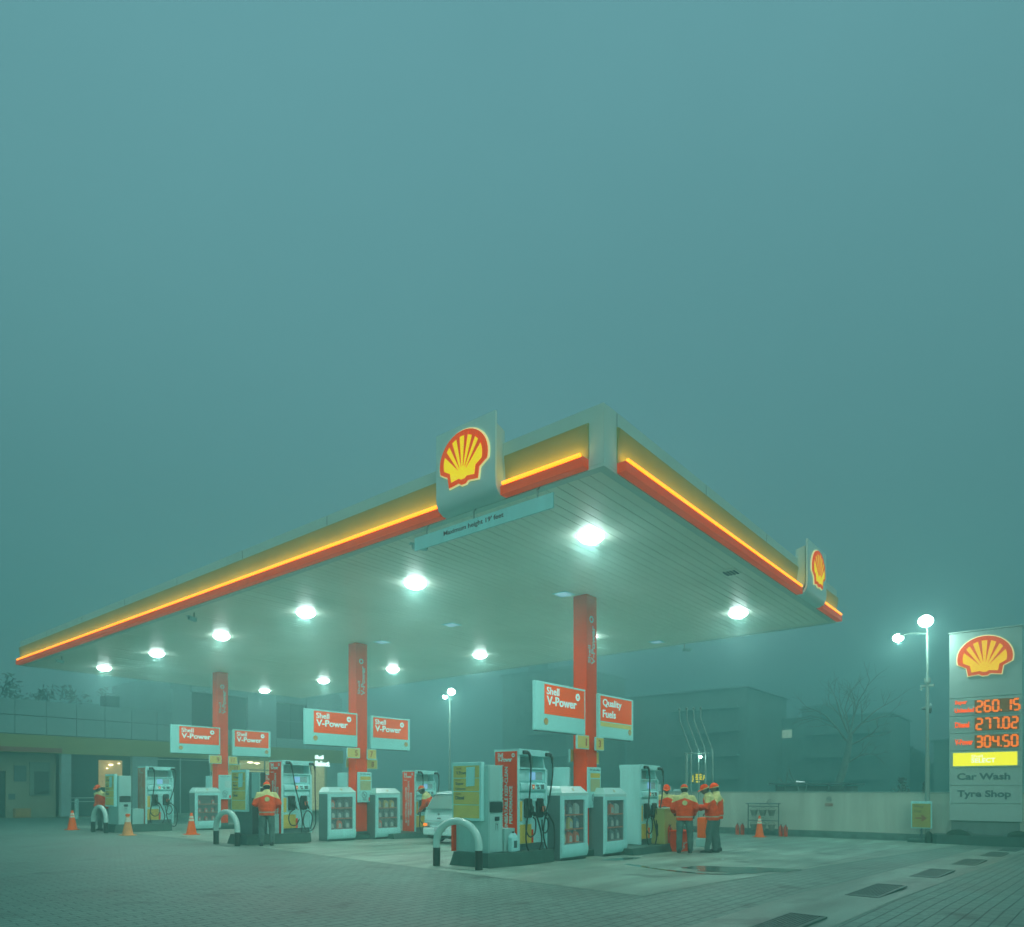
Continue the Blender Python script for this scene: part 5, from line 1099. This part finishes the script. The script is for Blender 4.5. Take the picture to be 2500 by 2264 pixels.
m = MB(); m.lathe([(0.12, 2.92), (0.10, 2.86), (0.001, 2.84)], (16.35, FYB + 0.1, 0), 10); m.lathe([(0.06, 3.0), (0.05, 2.96), (0.001, 2.95)], (16.78, FYB + 0.1, 0), 10); m.lathe([(0.05, 2.70), (0.04, 2.66), (0.001, 2.65)], (16.15, FYB + 0.1, 0), 10); bb_(m, 'spot_lamp', mat('shop_lamp', (0,) * 3))
m = MB()
for x in (22.33, 24.2, 26.1, 28.0, 29.78): m.box(x, x + 0.07, FYB + 0.2, FYB + 0.29, 0, 3.4)
m.box(22.4, 29.8, FYB + 0.2, FYB + 0.28, 2.75, 2.82); bb_(m, 'window_frame', slate)
m = MB(); m.box(29.9, 31.0, FYB + 0.25, FYB + 0.3, 0, 3.42); bb_(m, 'shop_window', warm2)
m = MB(); m.box(13.8, 32.3, FYB - 1.6, FYB + 4, -0.4, -0.02); bb_(m, 'step', conc2)
t2 = thing('shop_sign', 'small bright white lettered sign on the shop band right of the pump', 'sign', (29.9, FYB - 0.13, 3.05))
m = MB(); m.text('Shell', (0, 0, 0.62), *FY, 0.72, 0.28, 0.04, 0.05); m.text('Select', (0, 0, 0.10), *FY, 1.25, 0.40, 0.05, 0.05); m.build('lettering', mat('neon_white', (1, 1, 1), .4, 0, emit=(0.75, 1.0, 1.0), es=1.8), t2, 0)
m = MB(); m.box(-0.05, 1.3, 0.0, 0.03, -0.0, 0.02); m.build('rail', steel, t2, 0)
t2 = thing('bollard', 'short white post before the dark shop window', 'bollard', (13.88, 41.0, -0.06)); m = MB(); m.tube([(0, 0, 0), (0, 0, 1.0)], 0.10, 10); m.build('post', white2, t2); m = MB(); m.lathe([(.10, 1.0), (.06, 1.05), (.001, 1.06)], seg=10); m.build('cap', white2, t2)
t2 = thing('parcel_box', 'faded orange box standing at the foot of the beige bay wall', 'box', (12.05, 43.2, 0.0)); m = MB(); m.box(-.35, .35, -.2, .2, 0, .48, bev=.01); m.build('box', mat('carton', (0.36, 0.26, 0.11), .8, .2, 5), t2); m = MB(); m.box(-.33, .33, -.22, -.201, .1, .4); m.build('sticker', mat('carton2', (0.40, 0.28, 0.10), .7, .2, 8), t2, 0)
t2 = thing('rooftop_unit', 'dark boxy air unit on the shop roof behind the parapet', 'air unit', (17.2, 45.5, 6.1)); m = MB(); m.box(-.4, .4, -.4, .4, 0, 1.0, bev=.02); m.build('case', slate, t2); m = MB(); m.box(-1.6, -.7, -.3, .3, 0, .45); m.build('duct', bt, t2, 0)
# ------------------------------------------------------------------ houses behind the boundary wall
def house(lb, x, y0, y1, h, depth, roof, wins, lit=()):
    t = thing('apartment_house', lb, 'house', (x, (y0 + y1) / 2, -0.3), 0, 'dim houses in the fog behind the wall'); w = (y1 - y0) / 2
    hm = mat('house_wall', (0.26, 0.45, 0.41), 0.85, 0.2, 0.3, streak=True)
    m = MB(); m.box(0, depth, -w, w, 0, h); m.build('wall', hm, t, 0)
    m = MB()
    if roof == 'hip': m.loft([[(-.5, -w - .5, h), (depth + .5, -w - .5, h), (depth + .5, w + .5, h), (-.5, w + .5, h)], [(-.5, -w - .5, h + .15), (depth + .5, -w - .5, h + .15), (depth + .5, w + .5, h + .15), (-.5, w + .5, h + .15)], [(depth * .45, -w * .4, h + 1.5), (depth * .55, -w * .4, h + 1.5), (depth * .55, w * .4, h + 1.5), (depth * .45, w * .4, h + 1.5)]])
    else: m.box(-.25, depth + .25, -w - .25, w + .25, h, h + .25); m.box(1.0, 3.5, -w * .2, w * .35, h + .25, h + 2.0)
    m.build('roof', mat('house_roof', (0.22, 0.40, 0.37), .9, .2, .5), t, 0)
    for i in range(int(h // 3.2)):
        m = MB(); m.box(-1.0, 0, -w * .9, w * .2, 3.2 * (i + 1) - .15, 3.2 * (i + 1)); m.box(-1.0, -.92, -w * .9, w * .2, 3.2 * (i + 1), 3.2 * (i + 1) + .85); m.build('balcony', mat('house_trim', (0.26, 0.45, 0.41), .8, .15, 1), t, 0)
    for i, (a, z, ww, hh_) in enumerate(wins):
        m = MB(); m.box(-.06, 0.0, a, a + ww, z, z + hh_); c_ = m.build('window', mat('house_trim', (0,) * 3), t, 0)
        m = MB(); m.box(-.075, -.061, a + .1, a + ww / 2 - .03, z + .1, z + hh_ - .1); m.box(-.075, -.061, a + ww / 2 + .03, a + ww - .1, z + .1, z + hh_ - .1)
        m.build('pane', mat('lit_pane', (.6, .8, .6), .5, .1, emit=(0.55, 0.75, 0.55), es=0.8) if i in lit else mat('house_pane', (0.21, 0.38, 0.35), .3, .1), c_, 0)
def grid(w, h): return [(-w + 1.0 + 2.6 * i, 1.2 + 3.2 * j, 1.3, 1.5) for j in range(int(h // 3.2)) for i in range(int((2 * w - 1) // 2.6))]
house('tall dim house in the fog left of the nearest column', 79, 53.9, 66.5, 18.4, 14, 'flat', grid(6.3, 18.4))
house('wide dim house in the fog behind the vent pipes', 91, 34.4, 52.5, 15.2, 16, 'hip', grid(9.0, 15.2))
house('dim house in the fog with one pale lit window', 105, 20.1, 37.6, 11.9, 14, 'flat', grid(8.7, 11.9)[:-1] + [(4.0, 9.2, 1.6, 1.4)], lit=(len(grid(8.7, 11.9)[:-1]),))
house('low dim house in the fog behind the bare tree', 116, -5.2, 16.6, 8.6, 14, 'hip', grid(10.9, 8.6))
t = thing('garden_shed', 'low pale flat roofed shed just behind the wall by the bare tree', 'shed', (38, 11.0, -0.3))
m = MB(); m.box(0.3, 3, -1.6, 1.9, 0, 1.95); m.build('wall', mat('shed_wall', (0.20, 0.33, 0.29), .8, .15, 1), t, 0)
m = MB(); m.box(-0.2, 3.2, -1.9, 2.1, 2.02, 2.12); m.build('roof', slate, t, 0)
m = MB()
for y in (-1.7, -0.9, 1.75): m.tube([(0, y, 0), (0, y, 2.02)], 0.05, 6)
m.build('posts', slate, t)
m = MB(); m.box(0.25, 0.30, -1.2, -0.9, 1.4, 1.7); m.build('hatch', slate, t, 0)
t = thing('tube_lamp', 'thin bright white tube lamp under the shed roof edge', 'lamp', (37.75, 11.4, 1.86)); m = MB(); m.loft([[(0, .25, 0), (.02, .25, 0), (.02, .25, .07), (0, .25, .07)], [(0, -.2, 0.0), (.02, -.2, 0.0), (.02, -.2, .02), (0, -.2, .02)]]); m.build('tube', mat('tube_white', (1, 1, 1), .4, 0, emit=(0.6, 0.9, 0.85), es=1.1), t, 0); m = MB(); m.box(.02, .05, -.2, .25, -.01, .08); m.build('holder', slate, t, 0)
t = thing('neon_sign', 'small yellow lit sign beyond the wall, above the workers', 'sign', (44.8, 20.3, 1.95))
m = MB()
def blob(y, z, w, h): m.box(-.02, 0, y - w / 2, y + w / 2, z - h / 2, z + h / 2, bev=.01)
for y, z, w_, h_ in ((.42, .10, .16, .10), (.36, .32, .06, .34), (.46, .28, .06, .22), (-.05, .52, .42, .10), (-.05, .36, .46, .10), (-.05, .22, .42, .09), (0.0, .04, .28, .10), (-.44, .42, .08, .14), (-.44, .30, .18, .06), (-.38, .2, .06, .10)): blob(y, z, w_, h_)
m.build('glyphs', mat('neon_yellow', (1, .8, 0), .4, 0, emit=(1.0, 0.78, 0.0), es=1.1), t)
m = MB(); m.box(0.01, 0.05, -.6, .6, -.1, .65); m.build('back_plate', slate, t, 0)
for y, z, w_, h_, lb in ((14.55, 1.60, .24, .20, 'small pale board on the wall top above the desk worker'), (15.0, 1.5, .10, .30, 'narrow pale board on the wall top beside the white pump'), (14.15, 1.5, .30, .08, 'small pale scribbled plate on the wall top between the workers')):
    m = MB(); m.box(-.02, .02, -w_ / 2, w_ / 2, -.1, h_, bev=.005); o = tag(m.build('notice_plate', letter), lb, 'notice', 'pale plates along the wall top'); o.location = (27.72, y * 27.72 / 29, 1.42)
# ------------------------------------------------------------------ trees
bark = mat('bark', (0.20, 0.34, 0.29), 0.9, 0.3, 4, bump=.4); twig = mat('twigs', (0.20, 0.34, 0.29), 0.9, 0.2, 6)
def branch(m, tw, p, d, L, r, lev, rg_, spread):
    n = 4; pts = [p]; q = p.copy(); dd = d.copy()
    for i in range(n):
        dd = (dd + Vector((rg_.uniform(-1, 1), rg_.uniform(-1, 1), rg_.uniform(-.4, .7))) * 0.16).normalized(); q = q + dd * L / n; pts.append(q.copy())
    tgt = m if lev < 2 else tw
    tgt.tube(pts, [r * (1 - .42 * i / n) for i in range(n + 1)], 7 if lev < 2 else 4, cap=lev < 3)
    if lev >= 4: return
    for k in range(3 if lev < 3 else 4):
        f = rg_.uniform(.55, 1.0) if k else 1.0; b = pts[min(n, int(f * n))]
        a = rg_.uniform(0, 6.28); side = dd.orthogonal(); side = (Matrix.Rotation(a, 3, dd) @ side).normalized()
        nd = (dd * (1 - spread * .5) + side * spread * rg_.uniform(.5, 1.0) + Vector((0, 0, .12))).normalized()
        branch(m, tw, b, nd, L * rg_.uniform(.55, .75), r * .52, lev + 1, rg_, spread)
t = thing('bare_tree', 'leaning bare tree with spreading thin branches behind the boundary wall', 'tree', (50, 12.95, -0.3)); t.scale = (1.27, 1.27, 1.27)
m, tw = MB(), MB(); g = random.Random(11)
m.tube(smooth_path([(0, 0, 0), (0, -.12, 1.3), (0, -.50, 2.6), (0, -.72, 3.6), (0, -.80, 4.3)]), [0.26 - 0.006 * i for i in range(25)], 10)
for st, dr, L in (((0, -.55, 2.75), (.1, -.85, .35), 1.0), ((0, -.80, 4.3), (.1, -.05, 1), 1.7), ((0, -.75, 3.8), (-.3, .55, .75), 1.9), ((0, -.80, 4.2), (.2, -.60, .85), 1.7), ((0, -.8, 4.1), (-.1, .45, .9), 2.0), ((0, -.75, 3.7), (.3, -.9, .35), 1.2), ((0, -.8, 4.2), (.5, .2, .9), 1.8)):
    branch(m, tw, Vector(st), Vector(dr).normalized(), L, 0.058, 1, g, 0.72)
m.build('trunk', bark, t, 60); tw.build('crown', twig, t, 60)
leaf = mat('foliage', (0.12, 0.22, 0.19), 0.8, 0.4, 2)
def leafy(lb, loc, h, rad, seed, n=1500, gname='dim leafy trees behind the shop'):
    t = thing('leafy_tree', lb, 'tree', loc, 0, gname); g = random.Random(seed)
    m, tw = MB(), MB(); m.tube([(0, 0, 0), (0.1, 0, h * .3), (0, .1, h * .55)], [.28, .22, .14], 8)
    for k in range(9):
        a = 2 * math.pi * k / 9 + g.random(); b0 = Vector((0, .05, h * g.uniform(.35, .55))); e_ = b0 + Vector((math.cos(a) * rad * .8, math.sin(a) * rad * .8, h * g.uniform(.15, .42))); m.tube([b0, (b0 + e_) / 2 + Vector((0, 0, .3)), e_], [.10, .06, .025], 6)
    m.build('trunk', bark, t, 60)
    cl = [(Vector((g.gauss(0, .45) * rad, g.gauss(0, .45) * rad, h * .72 + g.gauss(0, .14) * h)), rad * g.uniform(.18, .36)) for _ in range(26)]
    m = MB()
    for i in range(n):
        c_, r_ = g.choice(cl); d = Vector((g.gauss(0, 1), g.gauss(0, 1), g.gauss(0, .8))).normalized() * r_ * g.random() ** .4; p = c_ + d
        u = Vector((g.gauss(0, 1), g.gauss(0, 1), g.gauss(0, 1))).normalized(); v = u.orthogonal().normalized(); s = g.uniform(.10, .24)
        m.face([p - u * s, p + v * s * .45, p + u * s, p - v * s * .45])
    m.build('crown', leaf, t, 0)
leafy('dim spreading leafy tree above the shop parapet, leftmost', (15.2, 54, 0), 8.6, 2.7, 3)
leafy('dim leafy tree above the parapet beside the bright lamp', (19.3, 56, 0), 8.4, 2.4, 5, 1100)
leafy('small dim tree top at the left picture edge behind the parapet', (11.9, 55, 0), 7.6, 1.8, 8, 800)
def sapling(lb, loc, h, seed, lean):
    t = thing('sapling', lb, 'sapling', loc, 0, 'thin stems behind the boundary wall'); m, tw = MB(), MB(); g = random.Random(seed)
    m.tube([(0, 0, 0), (0, lean * .3, h * .5), (0, lean, h)], [.06, .045, .02], 6); branch(m, tw, Vector((0, lean * .4, h * .6)), Vector((0, -lean, 1)).normalized(), h * .4, .03, 2, g, .5); m.build('trunk', bark, t, 60); tw.build('crown', twig, t, 60)
sapling('thin forked stem rising before the pale shed', (36, 11.5, -.3), 2.0, 1, .15); sapling('thin leaning stem right of the forked one by the shed', (36, 10.9, -.3), 2.2, 2, -.35)
# far wood beyond the wall and the houses
m = MB(); g = random.Random(21)
for i in range(5200):
    y = g.uniform(-28, 60); top = 5.6 + 1.6 * math.sin(y * .35) + 0.8 * math.sin(y * .9 + 1); x = 128 + g.uniform(-3, 3); z = top * g.random() ** .6 + g.gauss(0, .25)
    u = Vector((g.gauss(0, .4), g.gauss(0, 1), g.gauss(0, 1))).normalized(); v = u.cross(Vector((1, 0, .2))).normalized(); s = g.uniform(.4, .9); p = Vector((x, y, z))
    m.face([p - u * s, p + v * s * .5, p + u * s, p - v * s * .5])
o = m.build('far_treeline', leaf, None, 0); o['kind'] = 'stuff'
for k, (y, h_, lb) in enumerate(((6.4, 2.3, 'small dark bush behind the wall right of the bare tree'), (5.5, 2.1, 'narrow dark bush behind the wall left of the lamp post'))):
    t = thing('bush', lb, 'bush', (36, y, -.3), 0, 'dark bushes behind the boundary wall'); m = MB(); g = random.Random(40 + k)
    for i in range(420):
        z = h_ * g.random(); r_ = (.35 if k == 0 else .14) * (1.15 - z / h_); p = Vector((g.gauss(0, r_), g.gauss(0, r_), z)); u = Vector((g.gauss(0, 1), g.gauss(0, 1), g.gauss(0, 1))).normalized(); v = u.orthogonal().normalized(); s = g.uniform(.05, .11); m.face([p - u * s, p + v * s * .5, p + u * s, p - v * s * .5])
    m.build('foliage', leaf, t, 0); m = MB(); m.tube([(0, 0, 0), (0, 0, h_ * .7)], .03, 5); m.build('stem', bark, t)
# litter
for x, y, lb in ((15.2, 6.3, 'scrap of white litter on the concrete before the workers'), (9.9, 16.1, 'scrap of white litter at the feet of the lone capped man')):
    m = MB(); m.face([(-.05, -.03, .004), (.06, -.04, .012), (.05, .04, .004), (-.04, .03, .016)]); o = tag(m.build('paper_scrap', letter, None, 0), lb, 'litter', 'scraps of litter'); o.location = (x, y, gz(x) + .005)

# ------------------------------------------------------------------ the fog
fog = bpy.data.materials.new('fog'); fog.use_nodes = True; t_ = fog.node_tree; t_.nodes.clear()
fo = t_.nodes.new('ShaderNodeOutputMaterial'); pv = t_.nodes.new('ShaderNodeVolumePrincipled')
pv.inputs['Color'].default_value = (0.42, 0.92, 0.87, 1); pv.inputs['Density'].default_value = FOG; pv.inputs['Anisotropy'].default_value = 0.78
t_.links.new(pv.outputs[0], fo.inputs['Volume'])
m = MB(); m.box(-31.5, 137.5, -31.5, 97.5, -1.35, 22.0); o = m.build('haze', fog, None, 0); o['kind'] = 'stuff'
